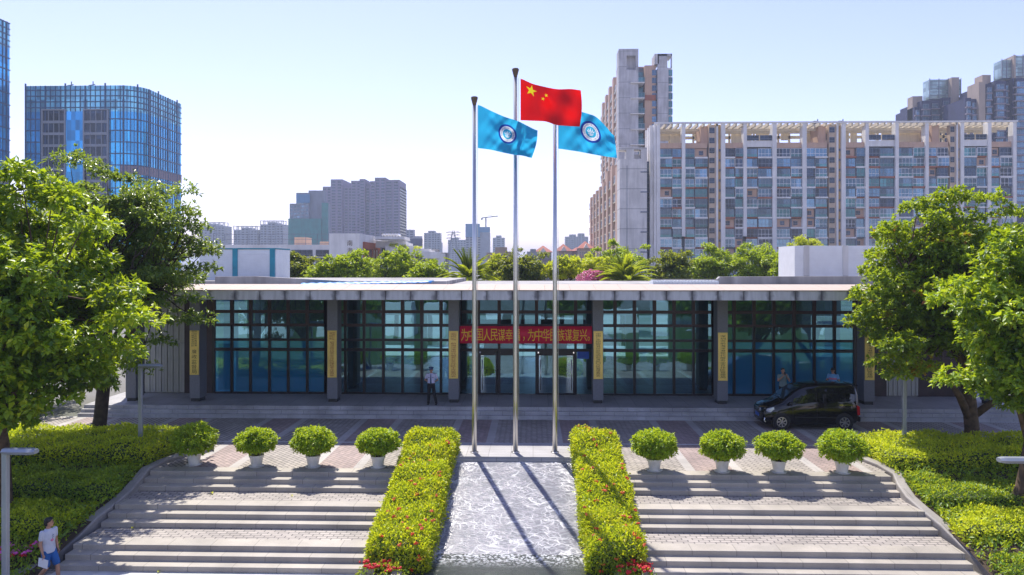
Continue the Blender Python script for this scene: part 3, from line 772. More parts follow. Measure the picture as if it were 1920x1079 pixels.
pots = [(364, 872, 1.06, 'white potted round shrub touching the end of the golden hedge on the left'), (481, 875, .92, 'smallest round shrub in white pot on the left stair head'),
        (587, 876, .98, 'white potted round shrub on left stair head between the smallest one and the red-flowered hedge'), (709, 877, .93, 'white potted round shrub nearest the left flowering hedge'),
        (1227, 883, 1.0, 'white potted round shrub nearest the right flowering hedge'), (1354, 885, .97, 'white potted round shrub second from the hedge right of the water'),
        (1460, 886, 1.02, 'white potted round shrub in front of the van front wheel'), (1579, 887, 1.06, 'white potted round shrub in front of the van rear, against the yellow hedge')]
for i, (px, py, s, lab) in enumerate(pots):
    p = WZ(px, py, 0); p.z = 0.005
    if p.y < 24.62: p.y = 24.75
    potted(p, s, lab, 50 + i)

# ------------------------------------------------------------------ the pavilion
YE, YC, YG = 31.75, 34.65, 36.95               # roof edge, column fronts, glass wall
PZ = .45                                      # podium level
m = MB()
for i in range(3):
    m.prism([(33.22 + i * .24, .15 * (i + 1)), (33.22 + i * .24, 0), (60, 0), (60, .15 * (i + 1))] if i == 2 else
            [(33.22 + i * .24, .15 * (i + 1)), (33.22 + i * .24, .15 * i - .01), (33.9, .15 * i - .01), (33.9, .15 * (i + 1))], 0, -20.6, 24.5)
bevel(struct('podium_steps', m, 'granite_podium'), .01)
m = MB(); m.quad((-20.6, 34.0, PZ + .004), (24.5, 34.0, PZ + .004), (24.5, 59, PZ + .004), (-20.6, 59, PZ + .004)); struct('podium_floor', m, 'podium_paving')

RX0, RX1 = -20.4, 21.5
pav = thing('office_pavilion', ((RX0 + RX1) / 2, 36, PZ), 'long low pavilion of dark framed glass with flat roof and grey stone columns', 'building')
m = MB(); m.box(RX0, RX1, YE + .12, 56, 5.36, 5.72); m.box(RX0, -5, 43, 56, 5.72, 5.95); m.build('roof', 'roof_stain', pav)
# fascia panels with open joints, coping above
m = MB(); x = RX0; pw = 1.085
while x < RX1 - .2:
    m.box(x + .016, min(x + pw - .016, RX1), YE, YE + .1, 5.37, 5.76); x += pw
m.build('fascia', 'fascia_stone', pav)
m = MB(); x = RX0 + .3
while x < RX1 - .2:
    m.prism([(YE - .05, 5.77), (YE - .05, 5.80), (33.6, 6.0), (33.6, 5.73)], 0, x + .004, min(x + pw - .004, RX1)); x += pw
m.build('coping', 'coping', pav)
xl = Z(530, 43)
m = MB(); a, b = X(403, 42), X(690, 42)
m.prism([(a, 5.7), (a, Z(519, 42, 403)), (X(480, 42), Z(518.5, 42, 480)), (b, Z(530, 42, 690)), (b, 5.7)], 1, 42, 42.4)
a, b = X(1222, 42), X(1660, 42)
m.prism([(a, 5.7), (a, Z(524, 42)), (X(1345, 42), Z(524, 42)), (X(1350, 42), Z(519, 42)), (b, Z(518, 42)), (b, 5.7)], 1, 42, 42.4)
each(m, 'parapet', 'roof_stain', pav)
cols_px = [(365, 620.5), (623, 0), (850.5, 0), (1121.5, 0), (1355, 0), (1630, 0), (1866, 0)]
m = MB(); n_ = 40; a, b = X(1224, 40.4), X(1348, 40.4)
for i in range(n_): m.box(a + (b - a) * i / n_ + .01, a + (b - a) * (i + 1) / n_ - .01, 40.4, 41.6, 5.72, Z(527.5, 40.4) + (.02 if i % 2 else 0))
m.build('roof_sheet', 'white_sheet', pav)
colx = [X(c, YC) for c, _ in cols_px]
CW = .24
for cx in [X(245, YC)] + colx:
    m = MB(); m.box(cx - CW, cx + CW, YC, YC + .75, PZ + .16, 5.36); o = m.build('column', 'column_stone', pav)
    m = MB(); m.box(cx - CW + .04, cx + CW - .04, YC + .05, YC + .70, PZ, PZ + .16); m.build('column_base', 'base_black', o)
# glass wall: rows of panes between dark bars
rows = [PZ + .05, 2.66, 3.15, 3.88, 4.55, 5.36]
mull = [401.5, 435.5, 470.5, 506, 541, 576.7, 611, 648, 683, 719, 755, 791, 827, 863, 897, 936, 971, 1006, 1042, 1079, 1112, 1153, 1189.5, 1227, 1263.5, 1300, 1337, 1376, 1413, 1450, 1488, 1526, 1564, 1602]
mx = [X(p, YG) for p in mull]
def wall_seg(ids, z0, key_low='pane_film', door=()):
    x0, x1 = mx[ids[0]], mx[ids[-1]]
    wn = MB()
    for i in ids[:-1]:
        for r, (za, zb) in enumerate(zip(rows, rows[1:])):
            if r == 0 and i in door: continue
            wn.mat(0 if r < (2 if not door else 0) else 1)
            wn.quad((mx[i], YG, za), (mx[i + 1], YG, za), (mx[i + 1], YG, zb), (mx[i], YG, zb))
    wo = wn.build('window', [key_low, 'pane_clear'], pav)
    fr = MB()
    for i in ids:
        fr.mat(0); fr.box(mx[i] - .06, mx[i] + .06, YG - .10, YG + .06, rows[0], rows[3])
        fr.mat(1); fr.box(mx[i] - .08, mx[i] + .08, YG - .10, YG + .06, rows[3], rows[5])
    for r, z in enumerate(rows):
        fr.mat(0 if r < 3 else 1)
        zz = (.05, .075, .06, .07, .075, .06)[r]
        if door and r == 0: continue
        fr.box(x0 + .05, x1 - .05, YG - .085, YG + .05, z - zz, z + zz)
    fr.build('window_frame', ['frame_dark', 'frame_maroon'], wo)
wall_seg(list(range(0, 7)), 0); wall_seg(list(range(6, 14)), 0, 'pane_clear'); wall_seg(list(range(13, 21)), 0, 'pane_clear', door=(14, 15, 17, 18))
wall_seg(list(range(20, 27)), 0, 'pane_clear'); wall_seg(list(range(26, 34)), 0)
def glass_door(xa, xb, hinge):
    m = MB(); m.quad((xa + .1, YG - .02, PZ + .1), (xb - .1, YG - .02, PZ + .1), (xb - .1, YG - .02, 2.42), (xa + .1, YG - .02, 2.42))
    d = m.build('glass_door', 'pane_door', pav)
    m = MB(); m.box(xa + .05, xa + .12, YG - .06, YG + .04, PZ + .03, 2.5); m.box(xb - .12, xb - .05, YG - .06, YG + .04, PZ + .03, 2.5)
    m.box(xa + .12, xb - .12, YG - .06, YG + .04, 2.40, 2.6); m.box(xa + .12, xb - .12, YG - .06, YG + .04, PZ + .03, PZ + .1)
    m.build('door_frame', 'frame_dark', d)
    m = MB(); hx = xa + .2 if hinge else xb - .2
    m.tube([(hx, YG - .14, 1.1 - .4), (hx, YG - .14, 2.2)], .022, 8); m.bar((hx, YG - .14, .85), (hx, YG - .02, .85), .02); m.bar((hx, YG - .14, 2.05), (hx, YG - .02, 2.05), .02)
    m.build('door_handle', 'steel', d, smooth=True)
glass_door(mx[14], (mx[14] + mx[16]) / 2, True); glass_door((mx[14] + mx[16]) / 2, mx[16], False)
glass_door(mx[17], (mx[17] + mx[19]) / 2, True); glass_door((mx[17] + mx[19]) / 2, mx[19], False)
# solid ends: dark reveals, pale corrugated doors
m = MB(); m.box(RX0 + .2, X(270, YG), YG, YG + .25, PZ, 5.36); m.box(X(346, YG), mx[0] - .06, YG - .02, YG + .2, PZ, 5.36)
m.box(mx[-1] + .06, X(1662, YG), YG - .02, YG + .2, PZ, 5.36); m.box(X(1722, YG), RX1 - .2, YG, YG + .25, PZ, 5.36)
each(m, 'end_wall', 'dark_wall', pav)
for xa, xb in ((X(270, YG), X(346, YG)), (X(1662, YG), X(1722, YG))):
    m = MB(); n_ = 14
    for i in range(n_):
        a = xa + (xb - xa) * i / n_; b = xa + (xb - xa) * (i + 1) / n_
        m.box(a + .01, b - .01, YG + (.0 if i % 2 else .03), YG + .12, PZ + .05, 2.95); m.box(a + .01, b - .01, YG + (.0 if i % 2 else .03), YG + .12, 3.1, 5.3)
    m.box(xa, xb, YG + .12, YG + .2, PZ, 5.36); m.build('panel_door', 'door_panel', pav)
# inside: floor, back wall with tall openings, blinds, a few partitions
m = MB(); m.quad((RX0 + .3, YG + .1, PZ + .02), (RX1 - .3, YG + .1, PZ + .02), (RX1 - .3, 52, PZ + .02), (RX0 + .3, 52, PZ + .02)); m.build('floor', 'inside_floor', pav)
m = MB()
xs = np.linspace(RX0 + .3, RX1 - .3, 15)
for a, b in zip(xs, xs[1:]): m.box(a, a + .9, 52, 52.25, PZ, 5.36)
m.box(RX0 + .3, RX1 - .3, 52.02, 52.2, 3.4, 5.36)
for xx in (X(640, YG), X(850, YG), X(1340, YG)): m.box(xx - .1, xx + .1, YG + 2.0, YG + 8, PZ, 5.3)
m.box(X(402, YG), X(600, YG), YG + 7, YG + 7.2, PZ, 5.3); m.box(X(1380, YG), X(1600, YG), YG + 7, YG + 7.2, PZ, 5.3)
m.box(X(885, YG), X(960, YG), YG + 9, YG + 9.2, PZ, 2.6); m.box(X(1020, YG), X(1080, YG), YG + 10, YG + 10.2, PZ, 2.9)
each(m, 'inner_wall', 'inside_wall', pav)
m = MB()
for i in range(0, 6):
    m.quad((mx[i] + .06, YG + .35, PZ + .1), (mx[i + 1] - .06, YG + .35, PZ + .1), (mx[i + 1] - .06, YG + .35, 2.6 if i % 2 else 2.9), (mx[i] + .06, YG + .35, 2.6 if i % 2 else 2.9))
each(m, 'blind', 'curtain_blue', pav)
# blue tarp lying on the roof edge and the two sheet-clad boxes on the roof
m = MB(); a, b = X(560, 40.5), X(808, 40.5); n_ = 40; vs = []
for j in range(4):
    for i in range(n_ + 1):
        q = i / n_; vs.append((a + (b - a) * q, 40.5 + j * .5, 5.76 + .16 * q + .12 * math.sin(j * 1.0) + .03 * math.sin(i * 2.3 + j)))
m.add(vs, [(j * (n_ + 1) + i, j * (n_ + 1) + i + 1, (j + 1) * (n_ + 1) + i + 1, (j + 1) * (n_ + 1) + i) for j in range(3) for i in range(n_)])
o = tag(m.build('tarpaulin', 'blue_tarp', smooth=True), 'crumpled blue tarpaulin lying along the pavilion roof left of the flagpoles', 'tarpaulin')
so = o.modifiers.new('s', 'SOLIDIFY'); so.thickness = .02
def roof_box(pa, pb, Y, depth, pt, posts, wall, post, lab, toprail=True):
    a, b = X(pa, Y), X(pb, Y); zt = Z(pt, Y, (pa + pb) / 2); zb = 5.72 if a > -5 else 5.95
    t = thing('rooftop_enclosure', ((a + b) / 2, Y, zb), lab, 'enclosure', 'sheet-clad boxes on the roof')
    m = MB(); n_ = int((zt - zb) / .16)
    m.box(a, b, Y + .02, Y + depth, zb, zt)
    for i in range(n_): m.box(a, b, Y - .012, Y + .02, zb + i * .16 + .01, zb + i * .16 + .15)
    m.build('cladding', wall, t)
    for p in posts:
        x = X(p, Y); m = MB(); m.box(x - .16, x + .16, Y - .05, Y - .014, zb, zt + .02); m.build('post', post, t)
    if toprail: m = MB(); m.box(a - .03, b + .03, Y - .06, Y + depth, zt + .02, zt + .08); m.build('top_rail', post, t)
roof_box(374, 518, 46, 2.6, 468, (441, 511), 'white_sheet', 'teal_paint', 'white sheet-clad roof box with teal posts beside the dark tree')
roof_box(1490, 1690, 46, 3, 461, (1512, 1585), 'white_paint', 'pale_grey_wall', 'white sheet-clad roof box with grey posts behind the right tree', False)
# banner across the entrance
RX = colx[2] + CW + .03; RXE = colx[3] - CW - .03
bz0, bz1 = Z(644.5, YC + .1, 985), Z(612, YC + .1, 985)
t = thing('slogan_banner', ((RX + RXE) / 2, YC + .1, bz0), 'red banner with yellow Chinese slogan hung between the two columns over the entrance', 'banner')
m = MB(); n_ = 40; vs = []
for j in range(2):
    for i in range(n_ + 1): vs.append((RX + (RXE - RX) * i / n_, YC + .1 + .02 * math.sin(i * .9), bz0 if j == 0 else bz1))
m.add(vs, [(i, i + 1, n_ + 2 + i, n_ + 1 + i) for i in range(n_)]); o = m.build('cloth', 'banner_red', t, smooth=True)
so = o.modifiers.new('s', 'SOLIDIFY'); so.thickness = .012; so.offset = 1
m = MB(); s_ = '为中国人民谋幸福，为中华民族谋复兴。'
xa, xb = X(871, YC), X(1108, YC)
for i, ch in enumerate(s_):
    letters(m, ch, xa + (xb - xa) * i / (len(s_) - 1) * 1.0 - (.1 if i == 17 else 0), (bz0 + bz1) / 2, .33, .56, lambda x, y: (x, YC + .055, y))
m.build('lettering', 'banner_yellow', t)
# engraved gold name boards on the columns
boards = [(0, 620, 703, [('深圳市前海深港', .30, .0, .36), ('现代服务业合作区', -.30, .0, .36), ('廉政监督局', 0, .42, .98)], 'gold name board on the leftmost signed column, five large characters below two small columns', 'ink'),
          (1, 620, 708, [('中国共产党', .30, .03, .2), ('深圳市', -.30, .03, .2), ('前海深港现代服务业合作区纪律检查工作委员会', 0, .23, .97)], 'gold name board with reddish characters, on the second signed column from the left', 'ink_red'),
          (2, 621, 710, [('中国共产党', .30, .03, .2), ('深圳市', -.30, .03, .2), ('前海深港现代服务业合作区工作委员会', 0, .24, .97)], 'gold name board on the column at the left end of the red banner', 'ink_red'),
          (3, 621, 711, [('中国广东自由贸易试验区深圳前海蛇口片区管理委员会', 0, .04, .95)], 'gold name board on the column at the right end of the red banner', 'ink'),
          (4, 624, 714, [('深圳市前海深港现代服务业合作区管理局', 0, .05, .95)], 'yellow-gold name board with black characters on the column left of the van', 'ink'),
          (5, 624, 713, [('深圳市前海深港现代服务业合作区管理局', 0, .05, .95)], 'gold name board half hidden by leaves on the column behind the van', 'ink')]
for ci, pt, pb, lines, lab, ink in boards:
    cx = colx[ci]; zt, zb = Z(pt, YC, cols_px[ci][0]), Z(pb, YC, cols_px[ci][0]); wd = .215
    t = thing('name_board', (cx, YC - .05, zb), lab, 'sign', 'gold name boards on the columns')
    m = MB(); m.box(cx - wd, cx + wd, YC - .05, YC - .002, zb, zt); bevel(m.build('plate', 'gold_plate', t), .008)
    m = MB()
    for s_, off, q0, q1 in lines:
        for i, ch in enumerate(s_):
            L = (zt - zb); st = (q1 - q0) / len(s_); wch = .13 if off else (.24 if len(s_) < 19 else .20)
            letters(m, ch, cx + off * wd, zt - (q0 + st * (i + .5)) * L, wch, min(st * L * .86, wch * 1.1), lambda x, y: (x, YC - .053, y))
    m.build('lettering', ink, t)
# small wall things
m = MB(); m.box(X(1082, YG), X(1104, YG), YG - .12, YG - .1, Z(672, YG), Z(659, YG)); tag(m.build('notice', 'blue_sign'), 'small blue notice on the glass right of the entrance doors', 'sign')

# ------------------------------------------------------------------ flagpoles and flags
def pole(px, top, lab):
    b = WZ(px, 849, 0.03); zt = Z(top, b.y, px)
    t = thing('flagpole', (b.x, b.y, .03), lab, 'flagpole', 'flagpoles at the head of the falling water')
    m = MB(); m.lathe([(.09, 0), (.088, 2), (.08, zt * .5), (.062, zt - .30)], b, 18); m.build('pole', 'steel', t, smooth=True)
    m = MB(); m.lathe([(.066, zt - .31), (.07, zt - .27), (.12, zt - .08), (.13, zt - .03), (.11, zt)], (b.x, b.y, .0), 10); m.build('finial', 'bronze', t)
    m = MB(); m.tube([(b.x + .12, b.y, 1.2), (b.x + .115, b.y, zt - .35)], .008, 5); m.build('halyard', 'steel', t)
    m = MB(); m.lathe([(.15, 0), (.15, .03), (.12, .05)], (b.x, b.y, .03), 18); m.build('base_plate', 'steel', t)
    return b
pL = pole(889.5, 182, 'left flagpole, carrying a blue flag that blows across the tall middle pole')
pM = pole(966.5, 129, 'tallest flagpole, in the middle, carrying the red flag')
pR = pole(1040.5, 183, 'right flagpole, its top hidden behind the red flag')
def wy_arr(px, py, Y):
    k = (px - 960) / F; D = Y / (CA + k * SA); xc = k * D
    return np.stack([xc * CA - D * SA, xc * SA + D * CA, H - (py - HZ) * D / F], -1)
def curve(pl, x):
    xs = np.array([q[0] for q in pl], float); ys = np.array([q[1] for q in pl], float); w_ = (xs[-1] - xs[0]) * .06
    return sum(np.interp(np.clip(x + d * w_, xs[0], xs[-1]), xs, ys) for d in (-1, -.5, 0, .5, 1)) / 5
def flag(Y0, top, bot, fly, mats, lab, belly, folds, classify):
    """cloth cut into a fine grid; classify(u, v) says which colour of cloth each cell is, and each colour becomes a part"""
    x0 = top[0][0]; tl = top[-1][0]; bl = bot[-1][0]
    def P(u, v, off=0.0):
        u, v = np.asarray(u, float), np.asarray(v, float)
        xx = x0 + (bl + (tl - bl) * v + fly * np.sin(np.pi * v) - x0) * u
        yt, yb = curve(top, np.minimum(xx, tl)), curve(bot, np.minimum(xx, bl))
        Y = Y0 - belly * u + sum(a * np.minimum(1, u * 2.5) * np.sin(2 * np.pi * (fu * u + fv * v + ph)) for a, fu, fv, ph in folds) - off
        return wy_arr(xx, yb + (yt - yb) * v, Y)
    t = thing('flag', tuple(P(0, 0)), lab, 'flag', 'flags on the flagpoles')
    nu, nv = 260, 180
    U, V_ = np.meshgrid(np.linspace(0, 1, nu + 1), np.linspace(0, 1, nv + 1)); V = P(U.ravel(), V_.ravel())
    i, j = np.meshgrid(np.arange(nu), np.arange(nv)); i, j = i.ravel(), j.ravel()
    Fs = np.stack([j * (nu + 1) + i, j * (nu + 1) + i + 1, (j + 1) * (nu + 1) + i + 1, (j + 1) * (nu + 1) + i], 1)
    cl = classify((i + .5) / nu, (j + .5) / nv)
    for k, (nm, mt) in enumerate(mats):
        f = Fs[cl == k]
        if not len(f): continue
        us, inv = np.unique(f, return_inverse=True)
        link(nm, npmesh(nm, V[us], inv.reshape(-1, 4), [mt], smooth=True), t)
    return t, P
def emblem(uc, vc, ru, rv):
    def fn(u, v):
        x, y = (u - uc) / ru, (v - vc) / rv; r = np.hypot(x, y); c = np.zeros(len(u), int)
        c[r < 1.0] = 1; c[r < .80] = 2; c[r < .52] = 3
        for px_, py_, a, ln in [(0, .10, 90, .34), (-.14, .08, 110, .28), (.14, .08, 70, .28), (-.27, .02, 128, .2), (.27, .02, 52, .2), (0, -.20, 0, .36), (0, -.31, 0, .24)]:
            dx, dy = x - px_, y - py_; s = dx * math.cos(R(a)) + dy * math.sin(R(a)); q = -dx * math.sin(R(a)) + dy * math.cos(R(a))
            c[(np.abs(s) < ln * .75) & (np.abs(q) < .045 * (1 - np.abs(s) / ln * .8)) & (r < .5)] = 4
        return c
    return fn
def stars(lst):
    def fn(u, v):
        c = np.zeros(len(u), int)
        for k, (uc, vc, ru, rv, rot) in enumerate(lst):
            x, y = (u - uc) / ru, (v - vc) / rv; r = np.hypot(x, y); a = (np.arctan2(y, x) - math.pi / 2 - rot) % (2 * math.pi / 5); a = np.minimum(a, 2 * math.pi / 5 - a)
            # edge from the tip (1, 0) to the notch at 36 degrees
            nx_, ny_ = .382 * math.cos(R(36)), .382 * math.sin(R(36)); px_, py_ = r * np.cos(a), r * np.sin(a)
            c[((nx_ - 1) * py_ - ny_ * (px_ - 1)) > 0] = k + 1
        return c
    return fn
FB = [('cloth', 'flag_blue'), ('emblem_ring', 'flag_navy'), ('emblem_field', 'flag_white'), ('emblem_disc', 'flag_teal'), ('emblem_figure', 'flag_white')]
eL, eR = (.506, .54, .155, .27), (.566, .557, .18, .27)
fL = flag(pL.y - .02, [(896, 196), (924, 210), (947, 220), (971, 227), (992, 238), (1008, 246)], [(896, 278), (920, 281), (941, 286), (965, 291), (980, 292), (997, 297)], 3, FB,
          'blue flag with round emblem on the left flagpole', .55, [(.07, 1.2, .7, .1), (.05, 2.6, -1.1, .4), (.035, .8, 2.4, .2), (.02, 4.5, 2.5, .2), (.05, .5, 1.6, .6), (.012, 7, -3, .1)], emblem(*eL))
fM = flag(pM.y - .02, [(976, 147), (999, 158), (1029, 165), (1046, 168), (1072, 167), (1089, 170)], [(976, 226), (1003, 227), (1025, 228), (1041, 235), (1064, 236.5), (1087, 238)], 3, [('cloth', 'flag_red'), ('star', 'flag_yellow'), ('star', 'flag_yellow'), ('star', 'flag_yellow')],
          'red national flag with yellow stars on the tallest flagpole', 1.15, [(.10, 1.1, .25, .1), (.05, 2.2, -.5, .3), (.02, 4.0, 1.2, .1), (.04, .7, 1.3, .5)], stars([(.176, .80, .095, .155, -.15), (.42, .765, .034, .057, .3), (.366, .645, .034, .057, -.2)]))
fR = flag(pR.y - .02, [(1047, 199), (1070, 204), (1090, 210), (1117, 218), (1134, 235), (1152, 257)], [(1047, 279), (1084, 284.5), (1121, 291.6), (1157, 297)], 0, FB,
          'blue flag with round emblem on the right flagpole, partly behind the red flag', .35, [(.08, 1.3, .4, .3), (.05, 2.3, -1.0, .1), (.03, 1.0, 2.2, .5), (.02, 4.5, -2.5, .2), (.012, 7, 3, .1)], emblem(*eR))
for (t, P), (uc, vc, ru, rv) in ((fL, eL), (fR, eR)):
    m = MB(); put = lambda u, v: tuple(P(u, v, .012))
    s_ = '深圳市前海深港现代服务业合作区管理局'
    for i, ch in enumerate(s_):
        a = R(205 - 230 * i / (len(s_) - 1)); cx, cy = .66 * math.cos(a), .66 * math.sin(a); ca, sa = math.cos(a - math.pi / 2), math.sin(a - math.pi / 2)
        letters(m, ch, 0, 0, .14, .16, lambda x, y: put(uc + ru * (cx + x * ca - y * sa), vc + rv * (cy + x * sa + y * ca)))
    for i, ch in enumerate('AUTHORITY OF QIANHAI'):
        a = R(222 + 96 * i / 19); cx, cy = .66 * math.cos(a), .66 * math.sin(a); ca, sa = math.cos(a + math.pi / 2), math.sin(a + math.pi / 2)
        letters(m, ch, 0, 0, .07, .10, lambda x, y: put(uc + ru * (cx + x * ca - y * sa), vc + rv * (cy + x * sa + y * ca)))
    m.build('emblem_lettering', 'flag_navy', t)

# ------------------------------------------------------------------ street lamps
def lamp(x, y, zb, zt, ang, arm, lab):
    t = thing('street_lamp', (x, y, zb), lab, 'lamp', 'grey garden lamps')
    m = MB(); m.box(x - .065, x + .065, y - .065, y + .065, zb, zt); bevel(m.build('pole', 'lamp_grey', t), .02)
    d = Vector((math.cos(ang), math.sin(ang), 0)); s = Vector((-d.y, d.x, 0))
    m = MB(); c = Vector((x, y, zt - .13)); prof = [(-.10, .0), (.10, .0), (.14, .07), (.08, .13), (-.08, .13), (-.14, .07)]
    vs = []
    for q, sc in ((-.05, .8), (.12, 1), (arm - .12, 1), (arm, .75)): vs += [c + d * q + s * (a * sc) + Vector((0, 0, .06 + (b - .06) * sc)) for a, b in prof]
    m.add(vs, [(i * 6 + k, i * 6 + (k + 1) % 6, i * 6 + 6 + (k + 1) % 6, i * 6 + 6 + k) for i in range(3) for k in range(6)] + [(5, 4, 3, 2, 1, 0), tuple(18 + k for k in range(6))])
    hd = m.build('lamp_head', 'lamp_grey', t)
    m = MB(); a = c + d * .22; b = c + d * (arm - .12); m.add([a - s * .08 + Vector((0, 0, -.006)), b - s * .08 + Vector((0, 0, -.006)), b + s * .08 + Vector((0, 0, -.006)), a + s * .08 + Vector((0, 0, -.006))], [(0, 1, 2, 3)])
    m.build('diffuser', 'white_paint', hd)
p = WD(263.5, 500, 26.9); lamp(p.x, p.y, 0, Z(683, p.y, 263), 0.0, .78, 'grey lamp post standing in the golden hedge before the tree trunk on the left')
p = WD(10.5, 500, 17.6); lamp(p.x, p.y, -1.3, Z(841, p.y, 10), 0.0, .74, 'grey lamp post nearest the camera, by the pink flowers at lower left')
p = WD(1695.5, 500, 27.3); lamp(p.x, p.y, 0, Z(668, p.y, 1695), math.pi, .75, 'grey lamp post in the bright yellow hedge on the right, its head in the leaves')
p = WD(1935, 500, 18.2); lamp(p.x, p.y, -1.3, Z(858, p.y, 1935), math.pi, .8, 'grey lamp at the right edge of the photo, only its head showing')
# low stone block by the drive
b = WZ(1592, 826, 0); m = MB(); m.box(b.x - .35, b.x + .55, b.y - .25, b.y + .25, 0, .32); o = tag(m.build('stone_bench', 'granite'), 'small pale stone block at the kerb just below the van rear wheel', 'stone block'); bevel(o, .02)

# ------------------------------------------------------------------ the black van
def van():
    fx = lambda x: 1.02 - (1.02 - x) * .72 if x < 1.02 else 1.02 + (x - 1.02) * .966 if x < 3.7 else 3.609 + (x - 3.7) * .86
    c = WD(1460.6, 500, 31.4); c.x += 2.24 - 1.02
    t = thing('parked_van', (c.x, 32.25, 0.006), 'black passenger van parked on the drive, facing left', 'van')
    ox = -2.24                                  # local x runs from nose to tail; near side is y = -.86
    st = [  # x, z_low, z_belt, z_top, half width low, half width belt, half width top
        (0.00, .30, .60, .74, .52, .52, .46), (0.05, .24, .66, .84, .68, .66, .56), (0.20, .20, .74, .93, .80, .77, .64), (0.50, .19, .85, 1.02, .845, .82, .68),
        (0.90, .19, .94, 1.11, .85, .84, .70), (1.10, .19, .97, 1.19, .855, .845, .68), (1.45, .19, 1.00, 1.45, .86, .85, .64), (1.80, .19, 1.03, 1.67, .86, .85, .62),
        (2.15, .19, 1.05, 1.79, .86, .85, .63), (2.70, .19, 1.06, 1.84, .86, .85, .64), (3.40, .19, 1.06, 1.86, .86, .85, .64), (4.00, .20, 1.06, 1.85, .855, .845, .63),
        (4.28, .24, 1.04, 1.80, .83, .82, .60), (4.42, .34, .95, 1.70, .78, .78, .56), (4.47, .42, .90, 1.50, .70, .70, .50)]
    m = MB(); vs = []; K = 14
    def ringpts(s):
        x, zl, zb, zt, wl, wb, wt = s; x += ox
        half = [(wl * .86, zl), (wl, zl + .10), (wl + .012, zl + (zb - zl) * .55), (wb, zb), ((wb + wt) / 2 + .025, zb + (zt - zb) * .55), (wt, zt - .06), (wt * .72, zt - .005)]
        return [(x, -y, z) for y, z in half] + [(x, y, z) for y, z in half[::-1]]
    for s in st: vs += ringpts(s)
    n = len(st)
    fs = [(i * K + k, (i + 1) * K + k, (i + 1) * K + (k + 1) % K, i * K + (k + 1) % K) for i in range(n - 1) for k in range(K)]
    fs += [tuple(range(K)), tuple((n - 1) * K + k for k in range(K))[::-1]]
    m.add(vs, fs); o = m.build('body', 'black_paint', t, smooth=True, local=True)
    def side(x, z, off=.012):                    # near-side skin at height z
        X_ = x
        xs = [s[0] for s in st]; g = lambda j: float(np.interp(X_, xs, [s[j] for s in st]))
        zl, zb, zt, wl, wb, wt = (g(j) for j in range(1, 7))
        hz = [zl, zl + .10, zl + (zb - zl) * .55, zb, zb + (zt - zb) * .55, zt - .06]; hw = [wl * .86, wl, wl + .012, wb, (wb + wt) / 2 + .025, wt]
        return float(np.interp(z, hz, hw)) + off
    def skin(name, poly, mat, off=.012, th=.0, par=None, both=True, smooth=False):
        for sg in ((-1, 1) if both else (-1,)):
            m = MB(); cx = sum(p[0] for p in poly) / len(poly); cz = sum(p[1] for p in poly) / len(poly)
            N_ = 6; vs = []
            dense = []
            for i, p in enumerate(poly):
                q = poly[(i + 1) % len(poly)]
                for j in range(N_): dense.append((p[0] + (q[0] - p[0]) * j / N_, p[1] + (q[1] - p[1]) * j / N_))
            Dn = len(dense)
            for k in range(4):
                f = k / 3; vs += [(cx + (p[0] - cx) * f + ox, sg * side(cx + (p[0] - cx) * f, cz + (p[1] - cz) * f, off), cz + (p[1] - cz) * f) for p in dense]
            fs = [(k * Dn + i, k * Dn + (i + 1) % Dn, (k + 1) * Dn + (i + 1) % Dn, (k + 1) * Dn + i) for k in range(3) for i in range(Dn)]
            m.add(vs, fs if sg < 0 else [f[::-1] for f in fs]); q = m.build(name, mat, par or t, smooth=smooth, local=True)
        return q
    skin('side_window', [(1.52, 1.10), (1.56, 1.24), (1.98, 1.60), (2.40, 1.68), (2.47, 1.62), (2.46, 1.30), (2.36, 1.17), (2.05, 1.10)], 'car_glass')
    skin('quarter_window', [(1.20, 1.08), (1.46, 1.24), (1.45, 1.08)], 'car_glass')
    skin('side_window', [(2.60, 1.70), (3.42, 1.72), (3.44, 1.16), (2.62, 1.14)], 'car_glass')
    skin('side_window', [(3.50, 1.72), (4.12, 1.69), (4.24, 1.50), (4.22, 1.18), (3.52, 1.16)], 'car_glass')
    skin('door_seam', [(1.50, .34), (1.50, 1.05), (1.515, 1.05), (1.515, .34)], 'black_trim', .006)
    skin('door_seam', [(2.53, .34), (2.53, 1.70), (2.545, 1.70), (2.545, .34)], 'black_trim', .006)
    skin('side_strip', [(1.6, .50), (3.35, .50), (3.35, .54), (1.6, .54)], 'black_trim', .012)
    for x in (2.28, 2.78):
        for sg in (-1, 1):
            m = MB(); m.tube([(x + ox - .10, sg * side(x, .98, .01), .98), (x + ox - .06, sg * side(x, .98, .05), .985), (x + ox + .06, sg * side(x, .98, .05), .985), (x + ox + .10, sg * side(x, .98, .01), .98)], .014, 6); m.build('door_handle', 'black_paint', t, True, True)
    m = MB()
    for sg in (-1, 1):
        m = MB(); m.box(3.5 + ox, 4.15 + ox, sg * side(3.8, 1.03, -.02), sg * side(3.8, 1.03, .014), 1.02, 1.045); m.build('slide_rail', 'chrome', t, local=True)
    # windscreen lies on the slope between bonnet and roof
    def top(x, f, off=.012):
        xs = [s[0] for s in st]; g = lambda j: float(np.interp(x, xs, [s[j] for s in st])); return (x + ox - off * .5, f * g(6) * .93, g(3) + off + .004)
    m = MB(); nx, ny = 8, 8; xs_ = np.linspace(1.14, 1.97, nx + 1)
    m.add([top(x, -1 + 2 * j / ny) for x in xs_ for j in range(ny + 1)], [(i * (ny + 1) + j, i * (ny + 1) + j + 1, (i + 1) * (ny + 1) + j + 1, (i + 1) * (ny + 1) + j) for i in range(nx) for j in range(ny)])
    m.build('windscreen', 'wind_glass', t, True, True)
